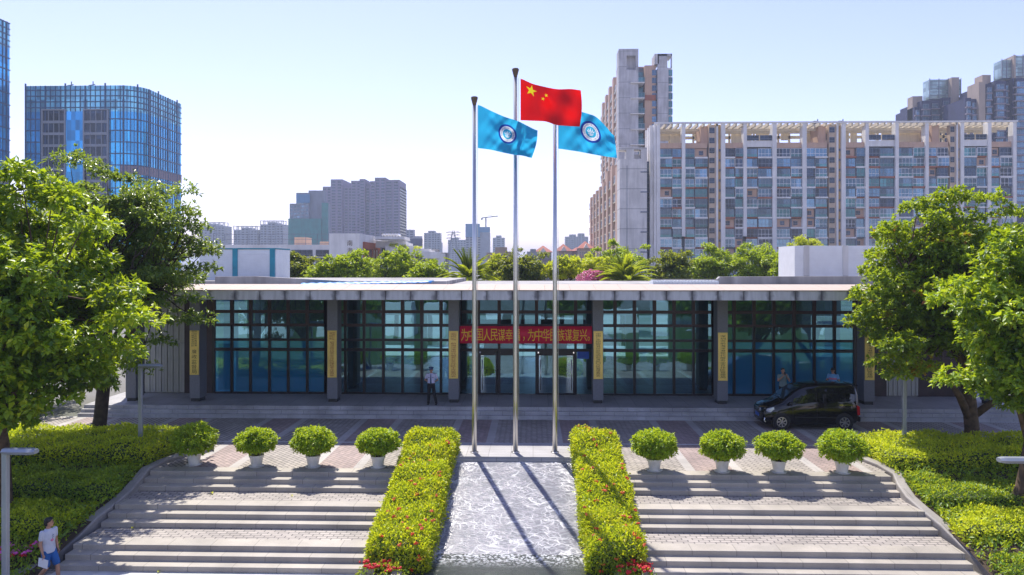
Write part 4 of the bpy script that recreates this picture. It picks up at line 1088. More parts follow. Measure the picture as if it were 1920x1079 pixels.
    m = MB(); m.tube([top(1.16, -.6, .03), top(1.22, .1, .035)], .012, 5); m.tube([top(1.16, .1, .03), top(1.22, .75, .035)], .012, 5); m.build('wiper', 'black_trim', t, local=True)
    # nose: grille, bumper, lamps, plate
    for sg in (-1, 1):
        m = MB(); vs = [(.16 + ox, sg * .63, .86), (.60 + ox, sg * .835, .93), (.62 + ox, sg * .85, .84), (.40 + ox, sg * .85, .72), (.12 + ox, sg * .70, .70), (.06 + ox, sg * .55, .76)]
        c0 = Vector((.32 + ox, sg * .80, .81)); m.add(vs + [c0 + Vector((-.03, sg * .035, .02))], [(i, (i + 1) % 6, 6) for i in range(6)]); m.build('headlight', 'headlight', t, local=True)
        m = MB(); m.tube([(.12 + ox, sg * .76, .48), (.08 + ox, sg * .72, .36), (.16 + ox, sg * .79, .28)], .03, 7); m.build('bumper_trim', 'chrome', t, True, True)
        m = MB(); m.prism([(4.30, 1.02), (4.43, .98), (4.455, .62), (4.34, .62)], 1, sg * .74, sg * .865)
        for i, v in enumerate(m.v): m.v[i] = (v[0] + ox, v[1], v[2])
        m.build('tail_light', 'taillight', t, local=True)
        m = MB(); m.ball((1.36 + ox, sg * 1.0, 1.10), (.085, .12, .09), 12, 8); m.bar((1.38 + ox, sg * .84, 1.06), (1.37 + ox, sg * .95, 1.08), .05); m.build('wing_mirror', 'black_paint', t, True, True)
    m = MB()
    for k in range(3): m.tube([(.01 + ox, -.42, .70 + k * .05), (-.012 + ox, 0, .71 + k * .05), (.01 + ox, .42, .70 + k * .05)], .014, 6)
    m.build('grille', 'chrome', t, True, True)
    m = MB(); m.box(-.03 + ox, -.005 + ox, -.24, .24, .44, .58); m.build('number_plate', 'plate_blue', t, local=True)
    m = MB(); m.box(.03 + ox, .06 + ox, -.5, .5, .30, .42); m.build('air_intake', 'black_trim', t, local=True)
    m = MB(); m.box(4.30 + ox, 4.50 + ox, -.56, .56, 1.77, 1.81); bevel(m.build('roof_spoiler', 'black_paint', t, local=True), .015)
    m = MB(); m.box(4.38 + ox, 4.54 + ox, -.76, .76, .32, .52); bevel(m.build('rear_bumper', 'black_paint', t, local=True), .04, 3)
    for x in (1.02, 3.70):
        for sg in (-1, 1):
            ar = MB(); ar.lathe([(.37, 0), (.37, .012)], (0, 0, 0), 32); ar.v = [(x + ox + a, sg * (.868 + c_), .33 + b) for a, b, c_ in ar.v]; ar.build('wheel_arch', 'black_trim', t, local=True)
            w_ = MB(); w_.lathe([(.20, 0), (.30, .0), (.318, .03), (.318, .17), (.30, .20), (.20, .20)], (0, 0, 0), 32)
            w_.v = [(x + ox + a, sg * (.70 + c_), .318 + b) for a, b, c_ in w_.v]; wo = w_.build('wheel', 'tyre', t, smooth=False, local=True)
            rm = MB()
            def put(a, b, d): return (x + ox + a, sg * (.90 + d), .318 + b)
            for ring_ in ((.185, .212), (.0, .05)):
                q = 28
                rm.add([put(r_ * math.cos(2 * math.pi * i / q), r_ * math.sin(2 * math.pi * i / q), .012) for r_ in ring_ for i in range(q)], [(i, (i + 1) % q, q + (i + 1) % q, q + i) for i in range(q)])
            for k in range(7):
                a = 2 * math.pi * k / 7; b_ = a + .42
                p0, p1 = (math.cos(a) * .04, math.sin(a) * .04), (math.cos(b_) * .195, math.sin(b_) * .195)
                tx, ty = -(p1[1] - p0[1]), p1[0] - p0[0]; L = math.hypot(tx, ty); tx, ty = tx / L, ty / L
                rm.add([put(p0[0] - tx * .016, p0[1] - ty * .016, .016), put(p1[0] - tx * .032, p1[1] - ty * .032, .014), put(p1[0] + tx * .032, p1[1] + ty * .032, .014), put(p0[0] + tx * .016, p0[1] + ty * .016, .016)], [(0, 1, 2, 3)])
            rm.build('rim', 'alloy', wo, local=True)
    for o in list(t.children) + [k for q in t.children for k in q.children]:
        V = np.empty(len(o.data.vertices) * 3, np.float32); o.data.vertices.foreach_get('co', V); V = V.reshape(-1, 3); q = o.name.split('.')[0]
        if q in ('wheel', 'rim', 'wheel_arch'): c0 = V[:, 0].mean() - ox; c0 = 1.02 if c0 < 2.3 else 3.70; V[:, 0] += fx(c0) - c0
        else: V[:, 0] = [fx(a - ox) + ox for a in V[:, 0]]
        o.data.vertices.foreach_set('co', V.ravel()); o.data.update()
van()

# ------------------------------------------------------------------ people
def fuse(mb, name, mat, parent, vox=.011, it=6, fac=.5):
    o = mb.build('tmp', mat); md = o.modifiers.new('r', 'REMESH'); md.mode = 'VOXEL'; md.voxel_size = vox; md.use_smooth_shade = True
    sm = o.modifiers.new('s', 'SMOOTH'); sm.iterations = it; sm.factor = fac
    me = bpy.data.meshes.new_from_object(o.evaluated_get(bpy.context.evaluated_depsgraph_get())); me.name = name
    bpy.data.objects.remove(o); return link(name, me, parent, True)
def chain(mb, pts, rads, n=12):
    pts = [Vector(p) for p in pts]
    P_, R_ = [pts[0]], [rads[0]]
    for a, b, r, s in zip(pts, pts[1:], rads, rads[1:]):
        for q in (.34, .67, 1): P_.append(a.lerp(b, q)); R_.append(r + (s - r) * q)
    mb.tube(P_, R_, n)
    for p, r in zip(pts, rads): mb.ball(p, r * .995, 12, 8)
def torso(mb, rings):                       # (centre, half width x, half depth y)
    n = 18; vs = []
    for c, a, b in rings: vs += [(c[0] + a * math.cos(2 * math.pi * k / n), c[1] + b * math.sin(2 * math.pi * k / n), c[2]) for k in range(n)]
    m = len(rings)
    mb.add(vs, [(i * n + k, i * n + (k + 1) % n, (i + 1) * n + (k + 1) % n, (i + 1) * n + k) for i in range(m - 1) for k in range(n)] + [tuple(range(n))[::-1], tuple((m - 1) * n + k for k in range(n))])
def hand(mb, wrist, d, thumb, curl=.5):     # palm, four fingers of unequal length, thumb from the side
    w_ = Vector(wrist); d = Vector(d).normalized(); s = Vector(thumb).normalized(); s = (s - d * s.dot(d)).normalized(); nrm = d.cross(s)
    rot = Matrix((s, d, nrm)).transposed()
    mb.ball(w_ + d * .045, (.040, .052, .016), 12, 8, rot)
    for k, (off, L) in enumerate(((.028, .068), (.010, .077), (-.009, .071), (-.027, .056))):
        b = w_ + d * .085 + s * off; m1 = b + (d * math.cos(curl * .6) + nrm * math.sin(curl * .6)) * L * .5; e = m1 + (d * math.cos(curl * 1.6) + nrm * math.sin(curl * 1.6)) * L * .5
        chain(mb, [b - d * .02, b, m1, e], [.0095, .0095, .009, .0075], 8)
    b = w_ + d * .03 + s * .034; chain(mb, [b - s * .012, b + s * .022 + d * .03, b + s * .018 + d * .058 + nrm * .012], [.012, .0105, .009], 8)
def person(loc, rz, lab, J, shirt, trousers, sleeve=.55, shorts=False, hat=None, look=0.0, nod=0.0, build=1.0, hem=.88, extra=None, thumbs=((0, -1, 0), (0, -1, 0))):
    t = thing('person', loc, lab, 'person', None, rz)
    ch = Vector(J['chest']); pe = Vector(J['pelvis']); nk = Vector(J['neck']); hd = Vector(J['head'])
    B = MB()
    torso(B, [(pe + Vector((0, 0, -.10)), .13, .09), (pe, .155 * build, .105), (pe.lerp(ch, .45), .13 * build, .088), (ch + Vector((0, 0, -.06)), .155 * build, .105), (ch + Vector((0, 0, .06)), .16 * build, .10), (nk + Vector((0, 0, -.045)), .09, .07), (nk, .052, .054)])
    chain(B, [nk + Vector((0, 0, -.04)), nk, hd + Vector((0, .01, -.05))], [.058, .052, .055])
    for s in ('l', 'r'):
        sh, el, wr = (Vector(J[s + q]) for q in ('sh', 'el', 'wr')); hp, kn, an = (Vector(J[s + q]) for q in ('hp', 'kn', 'an'))
        chain(B, [sh, el, wr], [.053, .041, .027]); hand(B, wr, Vector(J.get(s + 'hd', (wr - el))), thumbs[0 if s == 'l' else 1], J.get('curl', .6))
        chain(B, [hp, kn, kn.lerp(an, .35), an], [.083, .055, .054, .036])
        ft = Vector(J.get(s + 'ft', (0, -1, 0))).normalized(); chain(B, [an + Vector((0, 0, -.03)) - ft * .03, an + ft * .09 + Vector((0, 0, -.045)), an + ft * .15 + Vector((0, 0, -.052))], [.036, .032, .024])
    RT = Matrix.Rotation(look, 3, 'Z') @ Matrix.Rotation(nod, 3, 'X')
    def hp_(p): return hd + RT @ Vector(p)
    B.ball(hd + RT @ Vector((0, .01, .035)), (.075, .092, .098), 16, 12, RT); B.ball(hp_((0, -.018, -.035)), (.058, .072, .075), 14, 10, RT)
    B.ball(hp_((0, -.098, -.015)), (.013, .018, .02), 8, 6, RT); B.ball(hp_((0, -.088, .008)), (.010, .014, .026), 8, 6, RT); B.ball(hp_((0, -.072, -.088)), (.028, .022, .018), 8, 6, RT)
    for sg in (-1, 1): B.ball(hp_((sg * .077, .012, -.005)), (.012, .02, .032), 8, 6, RT)
    fuse(B, 'body', 'skin', t, .0085, 4)
    F_ = MB()
    for sg in (-1, 1): F_.ball(hp_((sg * .03, -.079, .012)), (.013, .008, .007), 8, 6, RT); F_.bar(hp_((sg * .016, -.089, .033)), hp_((sg * .046, -.082, .036)), .008)
    F_.build('eyes', 'hair', t, True, True)
    F_ = MB(); F_.ball(hp_((0, -.087, -.058)), (.022, .006, .006), 8, 6, RT); F_.build('mouth', 'pink_cloth', t, True, True)
    if hat != 'cap':
        Hm = MB(); Hm.ball(hp_((0, .024, .062)), (.084, .096, .085), 16, 12, RT); Hm.ball(hp_((0, .065, .0)), (.07, .05, .085), 14, 10, RT); Hm.ball(hp_((0, -.045, .11)), (.06, .04, .032), 12, 8, RT)
        fuse(Hm, 'hair', 'hair', t, .012, 3)
    else:
        Hm = MB(); Hm.ball(hp_((0, .04, .02)), (.08, .07, .07), 14, 10, RT); fuse(Hm, 'hair', 'hair', t, .012, 3)
        Hm = MB(); vs = [hp_((r_ * math.cos(2 * math.pi * k / 24), .005 + r_ * 1.1 * math.sin(2 * math.pi * k / 24), z)) for r_, z in ((.083, .045), (.085, .085), (.118, .12), (.112, .14), (.02, .15)) for k in range(24)]
        Hm.add(vs, [(i * 24 + k, i * 24 + (k + 1) % 24, i * 24 + 24 + (k + 1) % 24, i * 24 + 24 + k) for i in range(4) for k in range(24)])
        Hm.add([hp_((.075 * math.cos(a), -.06 - .085 * math.sin(a), .045 - .02 * math.sin(a))) for a in np.linspace(0, math.pi, 12)], [tuple(range(12))])
        Hm.build('cap', 'cloth_navy', t, True, True)
        Hm = MB(); Hm.ball(hp_((0, -.112, .105)), (.016, .008, .02), 8, 6, RT); Hm.build('badge', 'chrome', t, True, True)
    S = MB()
    torso(S, [(pe + Vector((0, 0, hem - pe.z)), .182 * build, .13), (pe + Vector((0, 0, .08)), .172 * build, .125), (pe.lerp(ch, .5), .160 * build, .116), (ch + Vector((0, 0, -.05)), .184 * build, .126), (ch + Vector((0, 0, .06)), .186 * build, .116), (ch + Vector((0, 0, .125)), .165 * build, .098), (nk + Vector((0, 0, -.04)), .105, .088), (nk + Vector((0, 0, -.012)), .064, .066)])
    for s in ('l', 'r'):
        sh, el = Vector(J[s + 'sh']), Vector(J[s + 'el']); chain(S, [sh, sh.lerp(el, sleeve)], [.060, .057])
    so = fuse(S, 'shirt', shirt, t, .011, 9)
    T = MB(); top = min(hem + .03, pe.z + .06)
    torso(T, [(pe + Vector((0, 0, -.12)), .14, .10), (pe + Vector((0, 0, -.04)), .172 * build, .122), (Vector((pe.x, pe.y, top)), .170 * build, .118)])
    for s in ('l', 'r'):
        hp, kn, an = (Vector(J[s + q]) for q in ('hp', 'kn', 'an'))
        if shorts: chain(T, [hp, hp.lerp(kn, .80)], [.100, .093])
        else: chain(T, [hp, kn, an + Vector((0, 0, -.01))], [.098, .072, .062])
    fuse(T, 'shorts' if shorts else 'trousers', trousers, t, .012, 4)
    for s in ('l', 'r'):
        an = Vector(J[s + 'an']); ft = Vector(J.get(s + 'ft', (0, -1, 0))).normalized(); Sh = MB()
        chain(Sh, [an + Vector((0, 0, -.035)) - ft * .045, an + ft * .07 + Vector((0, 0, -.045)), an + ft * .17 + Vector((0, 0, -.05))], [.048, .044, .036])
        fuse(Sh, 'shoe', 'leather', t, .011, 3)
    if extra: extra(t, so)
    return t
STAND = dict(pelvis=(0, 0, .93), chest=(0, .0, 1.27), neck=(0, .01, 1.46), head=(0, -.005, 1.585), lsh=(.185, .0, 1.385), rsh=(-.185, .0, 1.385),
             lel=(.25, .03, 1.10), rel=(-.25, .03, 1.10), lwr=(.24, -.04, .86), rwr=(-.24, -.04, .86), lhp=(.09, 0, .88), rhp=(-.09, 0, .88), lkn=(.10, -.01, .48), rkn=(-.10, -.01, .48), lan=(.11, .02, .09), ran=(-.11, .02, .09))
# guard before the glass, hands behind his back, one foot out
gp = WZ(808.5, 760, PZ); g_ = WD(808.5, 500, 34.3)
JG = dict(STAND, lel=(.29, .09, 1.12), rel=(-.29, .09, 1.12), lwr=(.07, .17, .98), rwr=(-.06, .19, .97), lkn=(.15, -.02, .48), lan=(.24, -.06, .09), rkn=(-.11, .0, .48), ran=(-.13, .02, .09))
def guard_bits(t, so):
    m = MB(); m.prism([(-.022, 1.405), (.022, 1.405), (.018, 1.36), (.036, 1.0), (0, .95), (-.036, 1.0), (-.018, 1.36)], 1, -.155, -.128); bevel(m.build('tie', 'cloth_navy', t, local=True), .006)
    for sg in (-1, 1):
        m = MB(); m.box(sg * .09, sg * .225, -.045, .045, 1.455, 1.468)
        for i, v in enumerate(m.v): m.v[i] = (v[0], v[1], v[2] - (abs(v[0]) - .09) * .32)
        m.build('epaulette', 'cloth_navy', t, local=True)
        m = MB(); m.box(sg * .05, sg * .13, -.136, -.126, 1.25, 1.27); m.build('pocket_flap', 'cloth_navy', t, local=True)
    m = MB(); torso(m, [((0, 0, .955), .183, .133), ((0, 0, .995), .183, .133)]); m.build('belt', 'leather', t, True, True)
person((g_.x, g_.y, PZ + .006), 0.0, 'security guard in cap, pale shirt and dark tie standing left of the entrance', JG, 'shirt_lavender', 'cloth_black', .62, hat='cap', hem=.97, extra=guard_bits)
# man holding a phone up to his face, behind the van
g_ = WD(1468, 500, 34.0)
JA = dict(STAND, lel=(.25, -.12, 1.16), rel=(-.25, -.12, 1.16), lwr=(.09, -.24, 1.36), rwr=(-.09, -.24, 1.36), lhd=(-.5, -.3, 1), rhd=(.5, -.3, 1), curl=.9)
person((g_.x, g_.y, PZ + .006), 0.0, 'man in sage green shirt holding up a phone behind the van windscreen', JA, 'shirt_sage', 'cloth_black', .5)
m = MB(); m.box(-.04, .04, -.006, .006, 0, .15); o = m.build('phone', 'black_trim'); o.location = (g_.x, g_.y - .255, PZ + 1.43); bevel(o, .006); tag(o, 'black phone held up before the face of the man in sage green', 'phone')
# man in striped shirt looking down at a phone
g_ = WD(1562, 500, 34.1)
JB = dict(STAND, head=(-.01, -.035, 1.575), lel=(.26, .02, 1.10), lwr=(.25, -.03, .87), rel=(-.24, -.04, 1.12), rwr=(-.22, -.26, 1.18), rhd=(.1, -1, .25), curl=.8)
def stripes(t, so):
    m = MB(); ch_ = (0, 0, 1.24); torso(m, [((0, 0, 1.19), .181, .130), ((0, 0, 1.27), .186, .134)]); m.build('pink_band', 'pink_cloth', t, True, True)
    m = MB(); torso(m, [((0, 0, .93), .188, .136), ((0, 0, .98), .186, .134)]); m.build('pink_band', 'pink_cloth', t, True, True)
person((g_.x, g_.y, PZ + .006), R(-35), 'man in blue shirt with pink bands looking down at his phone behind the van', JB, 'shirt_blue', 'cloth_black', .5, nod=R(28), extra=stripes)
m = MB(); m.box(-.04, .04, -.07, .07, -.005, .005); o = m.build('phone', 'black_trim'); q = Matrix.Rotation(R(-35), 3, 'Z') @ Vector((-.20, -.36, 1.20)); o.location = (g_.x + q.x, g_.y + q.y, PZ + q.z); o.rotation_euler = (R(25), 0, R(-35)); bevel(o, .004); tag(o, 'black phone in the hand of the man in the pink-banded shirt', 'phone')
# young man walking past the foot of the stairs with a sheet of paper
g_ = WD(91, 500, 19.1)
JW = dict(STAND, pelvis=(0, 0, .92), head=(0, -.02, 1.59), rsh=(-.18, .0, 1.385), lsh=(.18, .0, 1.385), rel=(-.215, .01, 1.10), rwr=(-.205, -.07, .86), lel=(.235, .05, 1.11), lwr=(.24, -.02, .87), rhp=(-.09, 0, .88), lhp=(.09, 0, .88),
          rkn=(-.10, -.06, .47), ran=(-.10, .30, .15), lkn=(.10, -.19, .50), lan=(.10, -.24, .10), curl=.9)
def print_(t, so):
    m = MB()
    for i in range(7): m.ball((.03 + .012 * math.sin(i * 2), -.122, 1.30 - i * .016), (.010, .006, .008), 6, 4)
    m.build('shirt_print', 'cloth_navy', t, local=True)
    m = MB(); m.ball((.01, -.120, 1.165), (.045, .010, .035), 10, 6); m.build('shirt_patch', 'pink_cloth', t, True, True)
person((g_.x, g_.y, -1.345), R(70), 'young man in grey T-shirt and blue shorts walking past the stairs with paper in hand', JW, 'shirt_grey', 'shorts_blue', .58, shorts=True, look=R(58), hem=.84, extra=print_)
rt = Matrix.Rotation(R(70), 3, 'Z'); q = rt @ Vector((-.235, -.12, .655))
m = MB(); m.box(-.15, .15, -.004, .004, -.11, .11); o = m.build('paper', 'paper'); o.location = (g_.x + q.x, g_.y + q.y, -1.345 + q.z); o.rotation_euler = (0, R(8), R(-14)); tag(o, 'white sheet of paper carried by the walking man', 'paper')
# fallen leaves on the paving
RNG = np.random.default_rng(71); Lf = Leaves()
for px, py, z in ((549, 932, -.45), (664, 1064, -1.34), (213, 1066, -1.34), (436, 983, -.9), (300, 1072, -1.34), (520, 1068, -1.34), (395, 925, -.45), (640, 985, -.9), (1290, 930, -.45), (1480, 986, -.9), (1620, 989, -.9), (1400, 928, -.45), (250, 990, -.9), (700, 838, 0), (1220, 845, 0), (460, 845, 0)):
    p = WZ(px, py, z); Lf.add(np.array([[p.x, p.y, z + .03]]), np.array([[math.cos(px), math.sin(px), .1]]), np.array([[0, 0, 1.]]), .13 + .09 * (px % 3) / 2, .5, .95)
tag(Lf.build('fallen_leaves', 'leaf_gold'), 'a few yellow leaves fallen on the stairs and paving', 'leaves', kind='stuff')

# ------------------------------------------------------------------ the city behind
def panes(t, rects, mat, frame, n_ind=0, name='window', split=True):
    """rects: (axis, plane, a0, a1, z0, z1, sign); each a glazed box standing proud of its wall"""
    def one(mb, r):
        ax, c, a0, a1, z0, z1, sg, *rest = r
        d = rest[0] if rest else .12
        def bx(p0, p1, q0, q1, e):
            if ax == 'y': mb.box(p0, p1, c, c + sg * e, q0, q1)
            else: mb.box(c, c + sg * e, p0, p1, q0, q1)
        low = z0 + (z1 - z0) * .36
        mb.mat(0); bx(a0, a1, low, z1, d); mb.mat(1); bx(a0, a1, z0, low - .02, d + .03)
        mb.mat(2); w_ = .07
        k = max(2, int(round((a1 - a0) / 1.1)))
        if split:
            for i in range(k + 1): x = a0 + (a1 - a0) * i / k; bx(x - w_ / 2, x + w_ / 2, z0, z1 + .03, d + .05)
            bx(a0, a1, low - .06, low + .05, d + .06); bx(a0, a1, z1 - .04, z1 + .07, d + .06)
    rects = sorted(rects, key=lambda r: -(r[3] - r[2]) * (r[5] - r[4]) - r[5] * .01)
    for r in rects[:n_ind]:
        mb = MB(); one(mb, r); mb.build(name, [mat, 'win_teal' if mat == 'win_glass' else mat, frame], t)
    if rects[n_ind:]:
        mb = MB()
        for r in rects[n_ind:]: one(mb, r)
        o = mb.build(name, [mat, 'win_teal' if mat == 'win_glass' else mat, frame], t)
        if len(rects) > n_ind + 1: o['kind'] = 'stuff'
def slab_block():
    rd = random.Random(5); Y = 225.0; FH = 3.0
    a, b = X(1234, Y), X(1901, Y); zt = Z(232, Y, 1560)
    t = thing('apartment_block', ((a + b) / 2, Y, 0), 'long apartment slab with white fins, balconies and an open pergola roof, behind the right trees', 'building')
    zc = zt - 6.6                                     # foot of the open crown
    D = 13.0
    m = MB(); m.box(a, b, Y + 1.6, Y + D, 0, zc); m.build('wall', 'recess_wall', t)
    fins = [1234, 1281, 1355, 1396, 1451, 1507, 1580, 1624, 1680, 1736, 1802, 1853, 1900]
    m = MB()
    for p in fins:
        x = X(p, Y); w_ = .5 if p not in (1451, 1507, 1580, 1355) else .62
        low = 0 if p not in (1396, 1281) or rd.random() < .5 else zc - 27
        m.box(x - w_, x + w_, Y - .75, Y + 1.7, low, zt)
    each(m, 'fin', 'white_wall', t)
    m = MB(); m.box(a - 1.2, a - .55, Y - .3, Y + D, 0, zt); 
    for i in range(3): m.box(a - 2.2 - i * .02, a - 1.25, Y + 1.5 + i * 4, Y + 2.6 + i * 4, 0, zt)
    m.build('end_wall', 'white_wall', t)
    # open crown: thin roof edge, slats, columns, back wall with openings
    m = MB(); m.box(a - 1.2, b + .6, Y - 1.0, Y - .5, zt, zt + .5); m.box(a - 1.2, b + .6, Y + D - .6, Y + D, zt - .1, zt + .5)
    m.build('roof_edge', 'white_wall', t)
    m = MB(); x = a
    while x < b: m.box(x, x + .55, Y - .5, Y + D - .6, zt - .75, zt + .3); x += 1.9
    for q in (3.5, 8): m.box(a, b, Y + q, Y + q + .5, zt - 1.5, zt - .76)
    m.build('pergola', 'cream_wall', t)
    m = MB(); x = a + 1
    while x < b - 3:
        if rd.random() < .8: m.box(x, x + rd.uniform(1.8, 4.2), Y + D - 4, Y + D - 3.6, zc + rd.choice((0, 2.4, 3.2)), zt - 1.2)
        m.box(x, x + .6, Y + D - .8, Y + D - .2, zc, zt - .1); x += rd.uniform(3, 5)
    m.box(a, b, Y + D - .8, Y + D - .2, zt - 2.4, zt - 1.5); m.box(a, b, Y + D - .7, Y + D - .3, zc, zc + 1.1)
    each(m, 'crown_wall', 'cream_wall', t)
    m = MB()
    for p0, p1 in ((1316, 1329), (1538, 1552), (1752, 1766)): m.box(X(p0, Y), X(p1, Y), Y + 1.5, Y + 8, zc, zt - .3)
    each(m, 'stair_head', 'peach_wall', t)
    cores = [(1329, 1354), (1554, 1579), (1781, 1801)]
    rects = []; small = []; mA, mB_ = MB(), MB(); sills = MB()
    nf = int(zc // FH) + 1
    for p0, p1 in cores:
        x0, x1 = X(p0, Y), X(p1, Y); xm = x0 + (x1 - x0) * .56
        mA.box(x0, xm - .1, Y - .05, Y + 1.7, 0, zt - .2); mB_.box(xm + .45, x1, Y + .1, Y + 1.7, 0, zt - .2)
        sills.box(xm - .1, xm + .45, Y - .5, Y + 1.7, 0, zt)
        for f in range(nf + 2):
            z = zc + 3.9 - f * FH
            if z < 4: break
            small.append(('y', Y - .05, x0 + .15, xm - .55, z, z + 1.55, -1, .06))
            if f > 1: small.append(('y', Y + .1, xm + .8, x1 - .35, z + .5, z + 1.15, -1, .06))
    each(mA, 'stair_wall', 'beige_wall', t); each(mB_, 'stair_wall', 'amber_wall', t); each(sills, 'pilaster', 'white_wall', t)
    bays = [(1234, 1281), (1281, 1329), (1355, 1396), (1396, 1451), (1451, 1507), (1507, 1554), (1580, 1624), (1624, 1680), (1680, 1736), (1736, 1781), (1802, 1853), (1853, 1900)]
    wslab, rslab, bw, brk, par = MB(), MB(), MB(), MB(), MB()
    for bi, (p0, p1) in enumerate(bays):
        x0, x1 = X(p0, Y) + .5, X(p1, Y) - .5; half = x0 + (x1 - x0) * (.44 if bi % 2 else .56)
        if bi not in (3, 7, 10): par.box(x0, x1, Y + .1, Y + 1.7, zc - .6, zc + 1.0)
        else:
            wslab.box(x0, x1, Y - .2, Y + 1.7, zc - .3, zc + 1.5); small.append(('y', Y - .2, x0 + .1, (x0 + x1) / 2 - .2, zc + 1.6, zc + 3.1, -1, .05)); small.append(('y', Y - .2, (x0 + x1) / 2 + .2, x1 - .1, zc + 1.6, zc + 3.1, -1, .05))
        for side, (u0, u1) in enumerate(((x0, half - .08), (half + .08, x1))):
            wide = (u1 - u0) > 3.2
            for f in range(nf):
                z1 = zc - .75 - f * FH; z0 = z1 - FH + .55
                if z0 < 2: break
                ph = (f + side + bi) % 2; r = rd.random()
                if not wide and r < .09 or wide and r < .06:
                    bw.box(u0, u1, Y + .55, Y + 1.7, z0 - .5, z1)
                    cx = (u0 + u1) / 2 + rd.uniform(-.5, .5); small.append(('y', Y + .55, cx - .6, cx + .6, z0 + .6, z0 + 1.8, -1, .05))
                else:
                    dep = rd.choice((.1, .5, .75)) if ph else .1
                    rects.append(('y', Y + .5, u0 + .05, u1 - .05, z0, z1 - .08, -1, dep + .5 - .1))
                if ph == 0: (wslab if rd.random() < .85 else rslab).box(u0 - .1, u1 + .1, Y - .55, Y + 1.7, z0 - .5, z0 - .03)
                else: (rslab if rd.random() < .5 else brk).box(u0, u1, Y + .0, Y + 1.7, z0 - .42, z0 - .03)
                if rd.random() < .35: brk.box(u0, u0 + .5, Y + .2, Y + 1.7, z0, z1)
    each(wslab, 'balcony_slab', 'white_wall', t); each(rslab, 'balcony_slab', 'rust_wall', t); each(bw, 'recess_panel', 'peach_wall', t); each(brk, 'spandrel', 'slate_wall', t); each(par, 'parapet', 'peach_wall', t)
    rr = rd.sample(rects, len(rects)); k = len(rr) // 5
    rr = sorted(rects, key=lambda r: -(r[3] - r[2]) * (r[5] - r[4]) - r[5] * .01)
    groups = {}
    for i, r in enumerate(rr): groups.setdefault(('ind' if i < 100 else 'rest', rd.choice(['win_glass', 'win_glass', 'win_glass', 'win_sky', 'win_sky', 'win_teal', 'win_dark']), rd.choice(['frame_white', 'frame_white', 'bluegrey_wall', 'slate_wall'])), []).append(r)
    for (kind, mt, fm), ls in groups.items(): panes(t, ls, mt, fm, 999 if kind == 'ind' else 0)
    panes(t, small, 'win_dark', 'slate_wall', 0, 'stair_window')
    for px in (1536, 1584):
        m = MB(); x = X(px, Y); m.box(x - .5, x + .5, Y + 3, Y + 4, zt + .3, zt + 1.4); m.tube([(x + .7, Y + 3, zt), (x + .7, Y + 3, zt + 1.9)], .15, 6); m.build('roof_vent', 'dark_metal', t)
slab_block()
